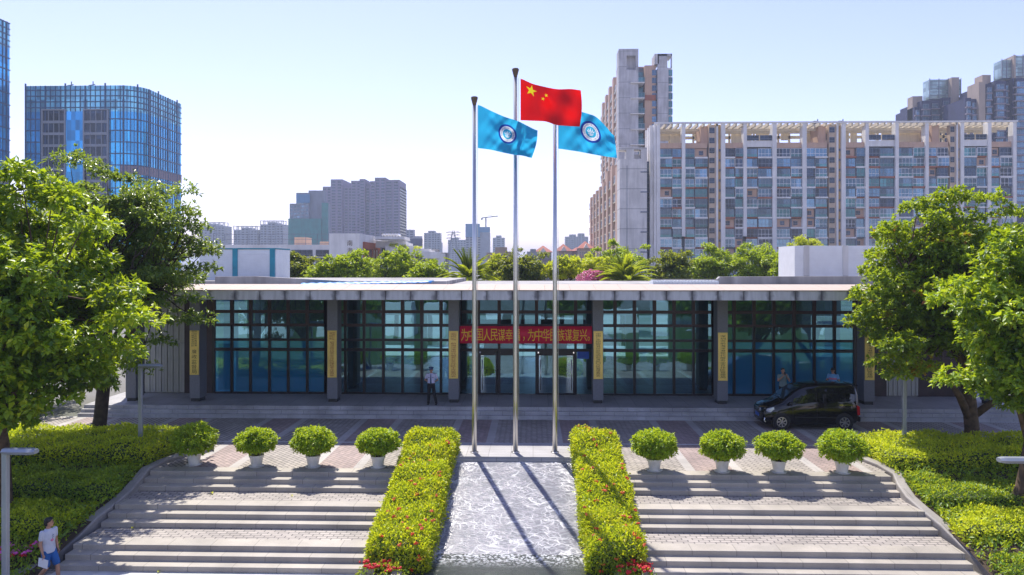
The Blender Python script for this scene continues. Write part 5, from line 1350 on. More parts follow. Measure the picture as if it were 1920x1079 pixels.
def end_tower():
    rd = random.Random(8)
    # tall tower seen from its end: grey gable, recess, orange strip, second grey gable
    Y = 290.0; xa = X(1160, Y); zt = Z(92, Y, 1180); FH = 3.0
    t = thing('apartment_tower', ((xa + X(1260, Y)) / 2, Y, 0), 'tall grey and orange apartment tower with two open roof frames, behind the right blue flag', 'building')
    m = MB(); x1 = X(1197, Y); ho = Z(112, Y); hb = Z(133, Y) ; hx0, hx1 = X(1175, Y), X(1192, Y)
    m.box(xa, x1, Y, Y + 7, 0, hb); m.box(xa, hx0, Y, Y + 7, hb, zt); m.box(hx1, x1, Y, Y + 7, hb, zt); m.box(hx0, hx1, Y, Y + 7, zt - 2.6, zt); m.box(hx0, hx1, Y + 2.5, Y + 7, hb, zt - 2.6)
    m.build('gable', 'grey_wall', t)
    zo = Z(117, Y, 1150)
    m = MB(); yy = Y + 7
    segs = []
    while yy < Y + 80:
        m.box(xa + .4, xa + 12, yy, yy + 5, 0, zo - (yy - Y) * .0); segs.append(yy + 5); yy += 16
    each(m, 'side_wall', 'peach_wall', t)
    m = MB(); m.box(xa + 1.8, xa + 11, Y + 7, Y + 84, 0, zo - 4); m.build('side_recess', 'slate_wall', t)
    rects = []; sl = MB()
    for s in segs:
        for f in range(int((zo - 4) // FH)):
            z = zo - 4.2 - (f + 1) * FH
            if z < 15: break
            for k in range(2): rects.append(('x', xa + 1.8, s + .5 + k * 5, s + 5 + k * 5, z + .3, z + 2.7, -1, .9 if (f + k) % 2 else .3))
            sl.box(xa + .6, xa + 1.8, s + .3, s + 10.7, z - .1, z + .2)
    panes(t, rects, 'win_glass', 'frame_white', 40); each(sl, 'balcony_slab', 'white_wall', t)
    # recess with balconies
    r1 = X(1211, Y); m = MB(); m.box(x1, r1, Y + 6, Y + 12, 0, Z(122, Y)); m.build('recess', 'slate_wall', t)
    rects = []; sl = MB()
    for f in range(28):
        z = Z(128, Y) - (f + 1) * FH
        if z < 40: break
        rects.append(('y', Y + 5.9, x1 + .2, r1 - .2, z + .2, z + 2.5, -1, 4.2 if f % 2 else .3))
        if f % 2: sl.box(xa + 4.5, r1 - .6, Y - .7, Y + 6, z - .25, z + .1)
    panes(t, rects, 'win_teal', 'bluegrey_wall', 40, 'balcony'); each(sl, 'balcony_slab', 'white_wall', t)
    o0, o1 = X(1211, Y), X(1232, Y); m = MB(); m.box(o0, o1, Y + 3, Y + 14, 0, Z(121, Y)); m.build('middle_wall', 'peach_wall', t)
    m = MB(); m.box(o0, o1, Y + 2.8, Y + 3, Z(187, Y), Z(177, Y)); m.build('rust_panel', 'rust_wall', t)
    rects = [('y', Y + 3, X(1225, Y), X(1234, Y) - .1, Z(140 + 14.6 * i, Y), Z(140 + 14.6 * i, Y) + 2.1, -1, .06) for i in range(14)]
    panes(t, rects, 'win_sky', 'slate_wall', 20)
    g0, g1 = X(1234, Y), X(1254, Y); zt2 = Z(102, Y); m = MB(); m.box(g0, g1, Y + 1, Y + 14, 0, Z(128, Y)); m.box(g0, X(1252, Y), Y + 1, Y + 2, Z(128, Y), zt2); m.box(g0 - 1.2, g0 + .5, Y + 1, Y + 8, Z(121, Y), zt2)
    m.box(g0, X(1261, Y), Y + 1, Y + 8, zt2 - .9, zt2); m.box(X(1259, Y), X(1261, Y), Y + 1, Y + 2, Z(128, Y), zt2); m.build('gable', 'grey_wall', t)
    m = MB(); m.box(g1, X(1261, Y), Y + 1.6, Y + 14, 0, Z(128, Y)); m.build('corner_wall', 'pale_grey_wall', t)
    rects = [('y', Y + 1.6, g1 + .2, X(1261, Y) + .2, Z(143 + 14.6 * i, Y), Z(143 + 14.6 * i, Y) + 2.3, -1, .5 if i % 2 else .1) for i in range(14)]
    panes(t, rects, 'win_teal', 'slate_wall', 20)
    # lower block in front, running back beside it
    Y = 225.0; xa = X(1162, Y); zt = Z(277, Y, 1190)
    t = thing('apartment_block', (X(1188, Y), Y, 0), 'lower grey apartment block with a square hole near its top, beside the long slab', 'building')
    hx0, hx1 = X(1189, Y), X(1202, Y); hz0, hz1 = Z(299, Y), Z(279, Y); x1 = X(1213, Y)
    m = MB(); m.box(xa, x1, Y, Y + 7, 0, hz0); m.box(xa + 2.0, hx0, Y, Y + 4, hz0, zt); m.box(hx1, x1, Y, Y + 4, hz0, zt); m.box(hx0, hx1, Y, Y + 4, hz1 - .4, zt); m.box(xa - .3, xa + 2.0, Y - .01, Y + 4, zt - .7, zt + .1)
    m.box(hx0, hx1, Y + 2.2, Y + 4, hz0, hz0 + 1.6); m.build('gable', 'pale_grey_wall', t)
    m = MB(); m.box(X(1175, Y), X(1176.2, Y), Y - .04, Y, 0, hz0 - 2); 
    for i in range(14): m.box(X(1201, Y), X(1213.5, Y), Y - .1, Y, Z(325, Y) - i * 6, Z(325, Y) - i * 6 + .4)
    m.build('groove', 'slate_wall', t)
    m = MB(); yy = Y + 7; segs = []
    while yy < Y + 120: m.box(xa, xa + 8, yy, yy + 5, 0, zt - 4.5 + rd.choice((0, 2.2))); segs.append(yy + 5); yy += 15
    each(m, 'side_wall', 'peach_wall', t)
    m = MB(); m.box(xa + 1.5, xa + 7.5, Y + 7, Y + 125, 0, zt - 6); m.build('side_recess', 'slate_wall', t)
    rects = []; sl = MB()
    for s in segs:
        for f in range(12):
            z = zt - 6 - (f + 1) * 3
            if z < 3: break
            for k in range(2): rects.append(('x', xa + 1.5, s + .3 + k * 4.8, s + 4.6 + k * 4.8, z + .3, z + 2.7, -1, 1.0 if (f + k) % 2 else .3))
            sl.box(xa + .3, xa + 1.5, s, s + 10, z - .1, z + .2)
    panes(t, rects, 'win_glass', 'frame_white', 40); each(sl, 'balcony_slab', 'cream_wall', t)
    m = MB(); m.box(x1, X(1222, Y), Y + 5, Y + 9, 0, Z(300, Y)); m.build('recess', 'navy_wall', t)
    rects = [('y', Y + 4.9, x1 + .15, X(1221, Y), Z(318 + 18.7 * i, Y), Z(318 + 18.7 * i, Y) + 2.2, -1, .5) for i in range(10)]
    panes(t, rects, 'win_dark', 'slate_wall', 12)
end_tower()
def glass_tower(px0, px1, pyl, Y, depth, lab, recess):
    x0, x1 = X(px0, Y), X(px1, Y); zt = Z(pyl, Y, (px0 + px1) / 2)
    t = thing('glass_tower', ((x0 + x1) / 2, Y, 0), lab, 'building', 'blue glass towers on the left')
    rr = 7.0
    def outline(e=0.0):
        pts = [(x0 - e, Y - e)]
        pts += [(x1 - rr + (rr + e) * math.sin(R(a)), Y + rr - (rr + e) * math.cos(R(a))) for a in range(0, 91, 9)]
        return pts + [(x1 + e, Y + depth + e), (x0 - e, Y + depth + e)]
    FHt = 4.0
    m = MB(); m.prism(outline(), 2, 0, zt - 9); m.build('curtain_wall', 'glass_blue', t)
    m = MB(); pts = outline()
    for p, q in zip(pts, pts[1:-1]): m.add([(p[0], p[1], zt - 9), (q[0], q[1], zt - 9), (q[0], q[1], zt), (p[0], p[1], zt)], [(0, 1, 2, 3)])
    m.build('roof_screen', 'glass_pale', t)
    m = MB(); pts = outline(.12)[:-1]; L = []
    for p, q in zip(pts, pts[1:]):
        p, q = Vector((*p, 0)), Vector((*q, 0)); n_ = max(1, int((q - p).length / 1.7))
        for i in range(n_): L.append(p.lerp(q, i / n_))
    for i, p in enumerate(L): w_ = .09 if i % 4 else .2; m.box(p.x - w_, p.x + w_, p.y - w_, p.y + w_, 0, zt + (.8 if i % 8 == 0 else 0))
    z = 2.0
    while z < zt + .1:
        for p, q in zip(pts, pts[1:]): m.bar((*p, z), (*q, z), .28 if z < zt - 9 else .2, .32)
        z += FHt / 2 if z > zt - 9 else FHt
    m.build('mullion', 'mullion_blue', t)
    m = MB(); zb = Z(318, Y, 250); pts = outline(.16)
    for p, q in zip(pts[1:], pts[2:-1]): m.add([(*p, zb - 1.6), (*q, zb - 1.6), (*q, zb + 1.6), (*p, zb + 1.6)], [(0, 1, 2, 3)])
    m.build('spandrel_band', 'violet_wall', t)
    if recess:
        m = MB(); fr = MB()
        for a, b in ((82, 122), (160, 202)):
            xa, xb = X(a, Y), X(b, Y); zz = Z(203, Y)
            fr.box(xa - .5, xa, Y - .7, Y, 0, zz + .5); fr.box(xb, xb + .5, Y - .7, Y, 0, zz + .5); fr.box(xa, xb, Y - .7, Y, zz, zz + .5)
            m.box(xa, xb, Y - .3, Y - .16, 0, zz)
            for f in range(14):
                z = zz - (f + 1) * 4.1
                if z < 5: break
                fr.box(xa, xb, Y - .6, Y - .3, z - .35, z + .55)
                for k in range(1, 4): fr.box(xa + (xb - xa) * k / 4 - .12, xa + (xb - xa) * k / 4 + .12, Y - .45, Y - .3, z, z + 4)
        m.build('recess_glass', 'win_dark', t); fr.build('recess_frame', 'bluegrey_wall', t)
        m = MB(); m.box(X(122, Y), X(160, Y), Y - .5, Y - .2, 0, Z(205, Y)); m.build('centre_panel', 'glass_deep', t)
        for p in (124, 165):
            m = MB(); x = X(p, Y); m.tube([(x, Y + 3, zt - 4), (x, Y + 3, zt + 2.2)], .2, 6); m.bar((x - 1.6, Y + 3, zt + .7), (x + .7, Y + 3, zt + 1.1), .3); m.build('roof_crane', 'slate_wall', t)
glass_tower(49, 263, 161, 255, 30, 'broad blue glass office tower with a rounded corner behind the left trees', True)
glass_tower(-300, -93, -7, 225, 26, 'blue glass tower cut by the left edge of the photo', False)

def tower(px0, px1, py, Y, lab, wall, glass='win_dark', parts=(), fh=3.0, bay=3.4, depth=None, frame=None, cols=None, n_ind=0, group=None, name='apartment_tower', cat='building', stripes=None, base=0.0):
    x0, x1 = X(px0, Y), X(px1, Y); zt = Z(py, Y, (px0 + px1) / 2); depth = depth or min(22, (x1 - x0) * .8)
    t = thing(name, ((x0 + x1) / 2, Y, 0), lab, cat, group)
    m = MB(); m.box(x0, x1, Y, Y + depth, base, zt)
    for a, b, q, dy in parts: m.box(X(a, Y), X(b, Y), Y + dy, Y + depth - .5 + min(dy, 0), base, Z(q, Y, (a + b) / 2))
    m.build('wall', wall, t)
    rects = []; segs = [(px0, px1, py, 0)] + [p for p in parts if p[3] <= 0]
    for a, b, q, dy in segs:
        xa, xb = X(a, Y), X(b, Y); zq = Z(q, Y, (a + b) / 2); n_ = max(1, int((xb - xa) / bay)); z = zq - 3.6
        while z > max(base, 6):
            for i in range(n_):
                u = xa + (xb - xa) * (i + .18) / n_; v = xa + (xb - xa) * (i + .82) / n_; rects.append(('y', Y + dy, u, v, z, z + fh * .55, -1, .05))
            z -= fh
    if glass: panes(t, rects, glass, frame or wall, n_ind, split=bool(frame))
    if px1 < 990:
        rects = []; z = zt - 3.6
        while z > max(base, 6):
            for i in range(int(depth / bay)): rects.append(('x', x1, Y + bay * (i + .2), Y + bay * (i + .75), z, z + fh * .5, 1, .05))
            z -= fh
        if glass and len(rects): panes(t, rects, glass, wall, 0, split=False)
    return t, x0, x1, zt
G_ = 'distant towers on the skyline'
tower(605, 750, 350, 760, 'broad purple-brown cluster of high-rise towers left of the flagpoles', 'purple_wall', 'win_dark', [(621, 643, 337, -2), (643, 646, 360, 3), (660, 680, 340, -4), (676, 686, 337, -4.5), (688, 711, 344, 2), (696, 706, 341, -5), (704, 724, 334, -3), (722, 737, 338, -1), (737, 750, 338, -2.5)], bay=4.2, depth=40)
t, *_ = tower(543, 578, 382, 640, 'half-built tower wrapped in green netting below and blue above', 'slate_wall', 'win_sky', [(556, 580, 362, -1), (577, 605, 357, 2), (605, 612, 380, 1)], bay=3.0)
m = MB(); Y = 640; m.box(X(543, Y), X(604, Y), Y - 3.5, Y - 2.2, 0, Z(410, Y)); m.box(X(604, Y), X(616, Y), Y - 1.5, Y - .5, 0, Z(380, Y)); m.build('safety_net', 'net_green', t)
m = MB(); m.box(X(557, Y), X(582, Y), Y - 2.0, Y - 1.3, Z(380, Y), Z(364, Y)); m.build('blue_cladding', 'net_blue', t)
def frame_top(t, px0, px1, pt, pb, Y):
    m = MB(); x0, x1 = X(px0, Y), X(px1, Y); z0, z1 = Z(pb, Y), Z(pt, Y)
    for i in range(6): x = x0 + (x1 - x0) * i / 5; m.box(x - .5, x + .5, Y, Y + 1, z0, z1); m.box(x - .5, x + .5, Y + 10, Y + 11, z0, z1)
    m.box(x0, x1, Y, Y + .8, z1 - .8, z1); m.box(x0, x1, Y + 10, Y + 11, z1 - .8, z1); m.build('roof_frame', 'white_wall', t)
for a, b, q, lab in ((376, 421, 424, 'small pale tower with a roof frame nearest the left trees'), (438, 482, 431, 'low pale tower block second on the left skyline, with a ragged roof'), (488, 531, 421, 'pale block with a tall roof frame beside the green-netted tower')):
    t, x0, x1, zt = tower(a, b, q, 900, lab, 'bluegrey_wall', 'win_dark', [((a * 2 + b) / 3, (a + 2 * b) / 3, q - 4, -1)], bay=4, group=G_); frame_top(t, a, b, q - 8, q, 900)
tower(759, 776, 431, 900, 'slim pale tower just right of the purple cluster', 'bluegrey_wall', 'win_dark', [(766, 790, 443, 2)], bay=4, group=G_)
tower(795, 825, 437, 1000, 'pale blue-grey tower with a stepped top standing alone above the school terraces', 'bluegrey_wall', 'win_dark', [(803, 815, 433, -1), (824, 827, 455, 1)], bay=4, group=G_)
tower(840, 874, 450, 1100, 'low bluish tower behind the power pylon', 'bluegrey_wall', 'win_dark', [(846, 858, 446, -1), (860, 880, 462, 1)], bay=4, group=G_)
t, *_ = tower(873, 902, 432, 900, 'tower under construction with a blue-wrapped top behind the left flagpole', 'bluegrey_wall', 'win_dark', [(902, 918, 436, 1)], bay=4, group=G_)
m = MB(); Y = 900; m.box(X(873, Y), X(900, Y), Y - 2, Y - 1, Z(445, Y), Z(420, Y)); m.box(X(900, Y), X(919, Y), Y - 1.5, Y - .6, Z(436, Y), Z(426, Y)); m.build('blue_cladding', 'net_blue', t)
tower(924, 946, 446, 1100, 'small bluish tower between the left and middle flagpoles', 'bluegrey_wall', 'win_dark', [(930, 940, 442, -1)], bay=4, group=G_)
tower(1060, 1103, 444, 1150, 'bluish tower row behind the red roofs, left of the orange-sided block', 'slate_wall', 'win_dark', [(1068, 1080, 440, -1), (1084, 1096, 438, -2), (1070, 1076, 448, -3)], bay=4, group=G_)
# tower crane and power pylon
Y = 905; t = thing('tower_crane', (X(911, Y), Y, 0), 'thin tower crane above the blue-wrapped tower', 'crane'); m = MB(); x = X(911, Y)
m.bar((x, Y, 0), (x, Y, Z(407, Y)), 1.6); m.build('mast', 'slate_wall', t); m = MB(); m.bar((X(903, Y), Y, Z(409, Y)), (X(934, Y), Y, Z(405.5, Y)), 1.1); m.bar((x, Y, Z(403, Y)), (X(928, Y), Y, Z(406, Y)), .4); m.box(X(902, Y), X(905, Y), Y - 1, Y + 1, Z(413, Y), Z(409, Y)); m.build('jib', 'slate_wall', t)
Y = 500; t = thing('power_pylon', (X(850, Y), Y, 0), 'lattice power pylon on the skyline left of the flagpoles', 'pylon'); m = MB(); x = X(850, Y)
zs = [0, 12, 20, 26, Z(434, Y)]; ws = [5, 3.4, 2.2, 1.4, .6]
for (za, wa), (zb, wb) in zip(zip(zs, ws), zip(zs[1:], ws[1:])):
    for sg in (-1, 1):
        m.bar((x + sg * wa, Y - wa, za), (x + sg * wb, Y - wb, zb), .3); m.bar((x + sg * wa, Y + wa, za), (x + sg * wb, Y + wb, zb), .3); m.bar((x + sg * wa, Y - wa, za), (x - sg * wb, Y - wb, zb), .22)
for z, w_ in ((Z(436, Y), 5.0), (Z(441, Y), 4.2), (Z(447, Y), 5.0)): m.bar((x - w_, Y, z), (x + w_, Y, z), .35); m.bar((x - w_, Y, z), (x, Y, z + 1.2), .2); m.bar((x + w_, Y, z), (x, Y, z + 1.2), .2)
m.build('lattice', 'bluegrey_wall', t)
# dark brick towers at the right edge
def dark_tower(segs, crowns, piers, Y, lab, seed):
    rd = random.Random(seed)
    t = thing('apartment_tower', (X(segs[0][0], Y), Y, 0), lab, 'building', 'dark towers at the right edge'); m = MB(); rects = []; sl = MB()
    for a, b, q, dy in segs:
        x0, x1, zt = X(a, Y), X(b, Y), Z(q, Y, a); m.box(x0, x1, Y + dy, Y + 20, 0, zt); w_ = x1 - x0; z = zt - 4
        while z > 30:
            rects.append(('y', Y + dy, x0 + w_ * .12, x1 - w_ * .3, z, z + 2.2, -1, 1.0 if rd.random() < .6 else .2)); sl.box(x0 - .3, x1 - w_ * .22, Y + dy - 1.5, Y + dy, z - .7, z - .15); z -= 3.0
    m.build('wall', 'navy_wall', t); panes(t, rects, 'win_sky', 'bluegrey_wall', 60); each(sl, 'balcony_slab', 'violet_wall', t)
    for a, b, q0, q1, dy in crowns:
        m = MB(); x0, x1 = X(a, Y), X(b, Y); z0, z1 = Z(q1, Y), Z(q0, Y); m.box(x0, x1, Y + dy, Y + dy + 6, z0, z1); o = m.build('crown_screen', 'crown_glass', t); m = MB(); z = z0
        while z < z1: m.box(x0 - .1, x1 + .1, Y + dy - .15, Y + dy, z - .12, z + .12); z += 1.7
        for i in range(3): x = x0 + (x1 - x0) * i / 2; m.box(x - .15, x + .15, Y + dy - .2, Y + dy, z0, z1 + .5)
        m.build('screen_frame', 'slate_wall', o)
    for a, b, q, dy in piers: m = MB(); m.box(X(a, Y), X(b, Y), Y + dy, Y + 8, 0, Z(q, Y)); m.build('pier', 'tan_tile', t)
dark_tower([(1717, 1728, 200, 1), (1726, 1744, 190, -1), (1745, 1764, 188, 0), (1765, 1780, 184, -1), (1790, 1824, 180, 3)], [(1745, 1780, 154, 190, 1), (1796, 1806, 153, 182, 2)], [(1717, 1726, 183, 3), (1727, 1738, 182, 4), (1780, 1794, 153, -2)], 365, 'dark brick high-rise with a glass crown, peeping over the long slab', 3)
dark_tower([(1815, 1826, 182, 2), (1824, 1834, 185, 1), (1847, 1861, 158, 0), (1862, 1884, 153, -1), (1885, 1897, 152, 2), (1897, 1935, 148, -1)], [(1881, 1899, 119, 152, 1), (1901, 1935, 112, 150, 0)], [(1833, 1845, 161, -1), (1847, 1856, 145, 2), (1857, 1868, 143, 4), (1899, 1902, 112, -1)], 340, 'dark high-rise with the tallest glass crown, cut by the right edge', 4)
# school with the tall white gable, low wing and terraces
def school():
    Y = 150.0; zt = Z(438, Y, 650); x0, x1 = X(617, Y), X(674, Y)
    t = thing('school_building', ((x0 + x1) / 2, Y, 0), 'white school hall with two dark Chinese characters and a red-framed side', 'building')
    m = MB(); m.box(x0, x1, Y, Y + 30, 0, zt); m.build('wall', 'white_wall', t)
    m = MB(); m.box(x1, x1 + .3, Y + 3, Y + 28, 0, zt - 1.6); m.build('side_frame', 'rust_wall', t)
    rects = [('x', x1 + .3, Y + 4 + i * 3.4, Y + 6.4 + i * 3.4, 0, zt - 3.0, 1, .06) for i in range(7)]; panes(t, rects, 'win_dark', 'rust_wall', 7)
    m = MB(); 
    for ch, py in (('南', 456), ('海', 470)): c = WY(656, py, Y); letters(m, ch, c.x, c.z, 1.1, 1.15, lambda a, b: (a, Y - .06, b))
    m.build('lettering', 'bronze', t)
    a, b = X(392, Y), X(616.5, Y); zw = Z(459, Y, 500)
    t = thing('school_wing', ((a + b) / 2, Y + 1, 0), 'low white school wing with dark window bands and a fenced roof court', 'building')
    m = MB(); m.box(a, b, Y + 1, Y + 25, 0, zw); m.build('wall', 'white_wall', t)
    rects = []
    for p0, p1 in ((536, 540), (544, 583), (590, 615)):
        for q0, q1 in ((469, 481), (484, 495)): rects.append(('y', Y + 1, X(p0, Y), X(p1, Y), Z(q1, Y), Z(q0, Y), -1, .08))
    panes(t, rects, 'win_dark', 'slate_wall', 8)
    m = MB(); x = a
    while x < b: m.tube([(x, Y + 2, zw), (x, Y + 2, Z(438, Y))], .06, 5); m.tube([(x, Y + 14, zw), (x, Y + 14, Z(438, Y))], .05, 5); x += 2.4
    for zz in (Z(438, Y), Z(448, Y), zw + .3): m.box(a, b, Y + 1.97, Y + 2.03, zz - .04, zz + .04)
    o = m.build('court_fence', 'slate_wall', t)
    m = MB(); m.box(X(522, Y), X(546, Y), Y + 10, Y + 14, zw, Z(445, Y + 10)); m.box(X(568, Y), X(608, Y), Y + 12, Y + 14, zw, Z(453, Y + 12)); m.build('roof_hut', 'peach_wall', t)
    # stepped terraces
    Y = 160.0; t = thing('terraced_building', (X(760, Y), Y, 0), 'white building stepping down in planted terraces behind the trees', 'building')
    m = MB(); tt = MB(); rr = []
    for a, b, q, dy in ((706, 752, 453, 4), (728, 775, 462, 2), (775, 800, 468, 1), (800, 820, 474, 0)):
        m.box(X(a, Y), X(b, Y), Y + dy, Y + 16, 0, Z(q, Y)); m.box(X(a, Y) - .8, X(b, Y) + .6, Y + dy - 1.2, Y + dy + 2, Z(q + 11, Y), Z(q, Y) + .15)
        rr.append(('y', Y + dy, X(a + 3, Y), X(b - 3, Y), Z(q + 22, Y), Z(q + 13, Y), -1, .06))
    each(m, 'terrace', 'white_wall', t); panes(t, rr, 'win_dark', 'slate_wall', 4)
    m = MB(); m.box(X(703, Y), X(757, Y), Y, Y + 8, Z(449, Y), Z(443.5, Y)); m.build('roof_slab', 'white_wall', t)
    for i in range(6):
        m = MB(); m.tube([(X(716 + i * 5.5, Y), Y + 1, Z(440, Y)), (X(716 + i * 5.5, Y), Y + 4, Z(440, Y))], .28, 8); m.bar((X(716 + i * 5.5, Y), Y + 1, Z(444, Y)), (X(716 + i * 5.5, Y), Y + 1, Z(440, Y)), .1); m.build('water_tank', 'tank', t)
    Lf = Leaves()
    for a, b, q in ((730, 745, 461), (748, 762, 464), (776, 790, 467)): n = 160; P = np.stack([RNG.uniform(X(a, Y), X(b, Y), n), RNG.uniform(Y - .4, Y + 1.2, n), np.full(n, Z(q, Y)) + RNG.uniform(-.1, .5, n)], 1); Lf.add(P, rnd(n), rnd(n), .35, .5, RNG.random(n))
    Lf.build('terrace_plants', 'leaf_lime', t)
    tower(800, 838, 474, 175, 'drab grey low block just right of the planted terraces', 'concrete', 'win_dark', [(812, 822, 468, -1)], bay=2.4, group='low blocks behind the trees', name='low_block')
    tower(745, 786, 462, 260, 'blue-grey building with a canopy frame on its roof behind the terraces', 'slate_wall', 'win_dark', [(768, 788, 447, 3)], bay=3, name='low_block', group='low blocks behind the trees')
    tower(912, 964, 474, 190, 'beige low block with roof clutter between the left and middle flagpoles', 'tan_tile', 'win_dark', [(929, 950, 464, -1), (950, 962, 472, 1)], bay=2.6, name='low_block', group='low blocks behind the trees')
school()
def red_house(a, b, pe, pr, Y, lab, wl='violet_wall'):
    x0, x1 = X(a, Y), X(b, Y); ze, zr = Z(pe, Y), Z(pr, Y); t = thing('red_roofed_house', ((x0 + x1) / 2, Y, 0), lab, 'building', 'red-roofed houses behind the trees')
    m = MB(); m.box(x0, x1, Y, Y + 16, 0, ze); m.build('wall', wl, t)
    rects = [('y', Y, x0 + (x1 - x0) * (i + .2) / 6, x0 + (x1 - x0) * (i + .8) / 6, ze - 3.0 - 3 * f, ze - 1.4 - 3 * f, -1, .08) for i in range(6) for f in range(4)]; panes(t, rects, 'win_dark', 'white_wall', 24)
    m = MB(); xm = (x0 + x1) / 2; v = [(x0 - .6, Y - .6, ze), (x1 + .6, Y - .6, ze), (x1 + .6, Y + 16.6, ze), (x0 - .6, Y + 16.6, ze), (xm, Y + 5, zr), (xm, Y + 11, zr)]
    m.add(v, [(0, 1, 4), (1, 2, 5, 4), (2, 3, 5), (3, 0, 4, 5), (3, 2, 1, 0)]); m.build('roof', 'red_roof', t)
    m = MB(); m.prism([(x0 + (x1 - x0) * .3, ze), (xm, zr - 1.2), (x0 + (x1 - x0) * .7, ze)], 1, Y - 1.0, Y + 3); m.build('gable', 'white_wall', t)
red_house(1003, 1034, 473, 460, 330, 'red-roofed house with a white gable between the middle and right flagpoles')
red_house(1042, 1072, 471, 457, 335, 'red-roofed house with a white gable just right of the right flagpole', 'tan_tile')
red_house(1072, 1092, 471, 464, 345, 'narrow red-roofed house third from the flagpoles')
red_house(1086, 1112, 466, 452, 320, 'red-roofed house against the foot of the orange-sided block', 'tan_tile')
tower(988, 1012, 472, 322, 'pale grey stepped house left of the red roofs', 'bluegrey_wall', 'win_dark', [(994, 1005, 467, 2)], bay=3, name='low_block', group='low blocks behind the trees')

# ------------------------------------------------------------------ trees
b = WD(3, 500, 22.4); tree('broadleaf_tree', 'large bright leafy tree filling the left edge of the photo', (b.x, b.y, -.6), 9.3, (b.x - .5, b.y, 5.2), (3.3, 3.0, 3.7), 'leaf_near', 'bark', 210, 60, 7, .21, .52, .27, seed=101, fill=2600, clump=.8, lobes=4, droop=.6,
     extra=[WD(40, 330, 22), WD(100, 360, 22.2), WD(160, 420, 21.5), WD(210, 560, 21.5), WD(250, 600, 21.6), WD(120, 380, 22), WD(60, 700, 21), WD(150, 690, 21.2), WD(200, 650, 21.5), WD(30, 760, 20.5), WD(100, 740, 21), WD(170, 720, 21.5), WD(20, 790, 20.6)])
b = WD(181, 500, 29.2); tree('broadleaf_tree', 'dark spreading tree with thin crown before the left end of the pavilion', (b.x, b.y, 0), 11, (b.x + .7, b.y + .3, 6.9), (3.2, 3.0, 3.6), 'leaf_dark', 'bark_dark', 145, 50, 6, .165, .44, .26, seed=102, fill=600, clump=.72, lobes=6, droop=.4,
     extra=[WD(370, 430, 29), WD(385, 470, 29), WD(350, 400, 29), WD(375, 600, 29), WD(360, 560, 29), WD(335, 600, 29), WD(130, 300, 29.5), WD(200, 330, 29), WD(280, 380, 29), WD(300, 420, 29), WD(240, 390, 29), WD(330, 520, 28.5), WD(300, 640, 28.4), WD(310, 480, 29), WD(160, 310, 29), WD(180, 720, 28), WD(260, 690, 28)])
b = WD(1822, 500, 28.6); tree('broadleaf_tree', 'round yellow-green tree with forked trunk in the golden hedge at right', (b.x, b.y, 0), 9.8, (b.x - .7, b.y, 5.55), (3.0, 2.8, 3.45), 'leaf_right', 'bark', 210, 60, 7, .155, .58, .27, seed=103, fill=3000, low=[(.55, WD(1800, 745, 28.4), WD(1772, 700, 28.2)), (.6, WD(1858, 757, 28.5), WD(1890, 745, 28.4))], clump=.66, lobes=5, droop=.25, fork=.3,
     extra=[WD(1660, 440, 28.6), WD(1675, 430, 28.5), WD(1625, 585, 28.3), WD(1615, 605, 28.3), WD(1640, 625, 28), WD(1655, 680, 28), WD(1680, 700, 28), WD(1720, 390, 28.6), WD(1780, 370, 28.6), WD(1850, 375, 28.8), WD(1890, 400, 28.8), WD(1900, 440, 29), WD(1690, 665, 26.7), WD(1668, 650, 26.6), WD(1722, 690, 26.6), WD(1700, 700, 26.8), WD(1660, 640, 27.6), WD(1650, 520, 28), WD(1640, 550, 28)])
b = WD(1909, 500, 22.6); tree('broadleaf_tree', 'leafy tree cut by the right edge of the photo, nearer the camera', (b.x, b.y, -.5), 8, (b.x + 1.15, b.y, 4.3), (2.25, 2.3, 3.05), 'leaf_near', 'bark', 130, 58, 7, .20, .52, .24, seed=104, fill=1500, clump=.72, lobes=4, droop=.6,
     extra=[WD(1895, 455, 22.6), WD(1868, 500, 22.5), WD(1838, 540, 22.4), WD(1842, 610, 22.3), WD(1860, 655, 22.2), WD(1880, 700, 22), WD(1825, 585, 22.4), WD(1890, 560, 22), WD(1905, 640, 22), WD(1850, 580, 22), WD(1912, 760, 21.8), WD(1905, 690, 21.8)])
back = [(560, 484, 60, 68, 'leaf_backdark', 'small dark tree just right of the roof box with teal posts'), (606, 500, 56, 66, 'leaf_back', 'low bright tree between the roof box and the white school hall'), (655, 476, 86, 66, 'leaf_back', 'broad yellow-green tree before the two school characters'),
        (742, 472, 100, 70, 'leaf_back', 'broad tree hiding the foot of the planted terraces'), (805, 496, 60, 64, 'leaf_back', 'low tree just left of the palm behind the left flagpole'),
        (935, 494, 50, 72, 'leaf_lime', 'small lime tree between the left palm and the dark round tree'), (978, 480, 88, 66, 'leaf_backdark', 'dark round tree behind the middle flagpole'), (1052, 494, 74, 66, 'leaf_lime', 'flat-topped lime tree behind the right flagpole'),
        (1108, 482, 70, 76, 'leaf_lime', 'lime tree left of the right palm'), (1165, 461, 120, 80, 'leaf_back', 'tall bright tree behind the right palm'), (1262, 478, 80, 70, 'leaf_backdark', 'darker tree right of the right palm, below the lower grey block'),
        (1338, 472, 92, 74, 'leaf_back', 'bright tree before the slab, second right of the right palm'), (1424, 464, 96, 72, 'leaf_back', 'bright tree before the slab, third right of the right palm'), (1478, 482, 50, 68, 'leaf_back', 'small tree just left of the roof box with grey posts'), (1512, 452, 70, 95, 'leaf_lime', 'pale lime tree showing above the roof box with grey posts')]
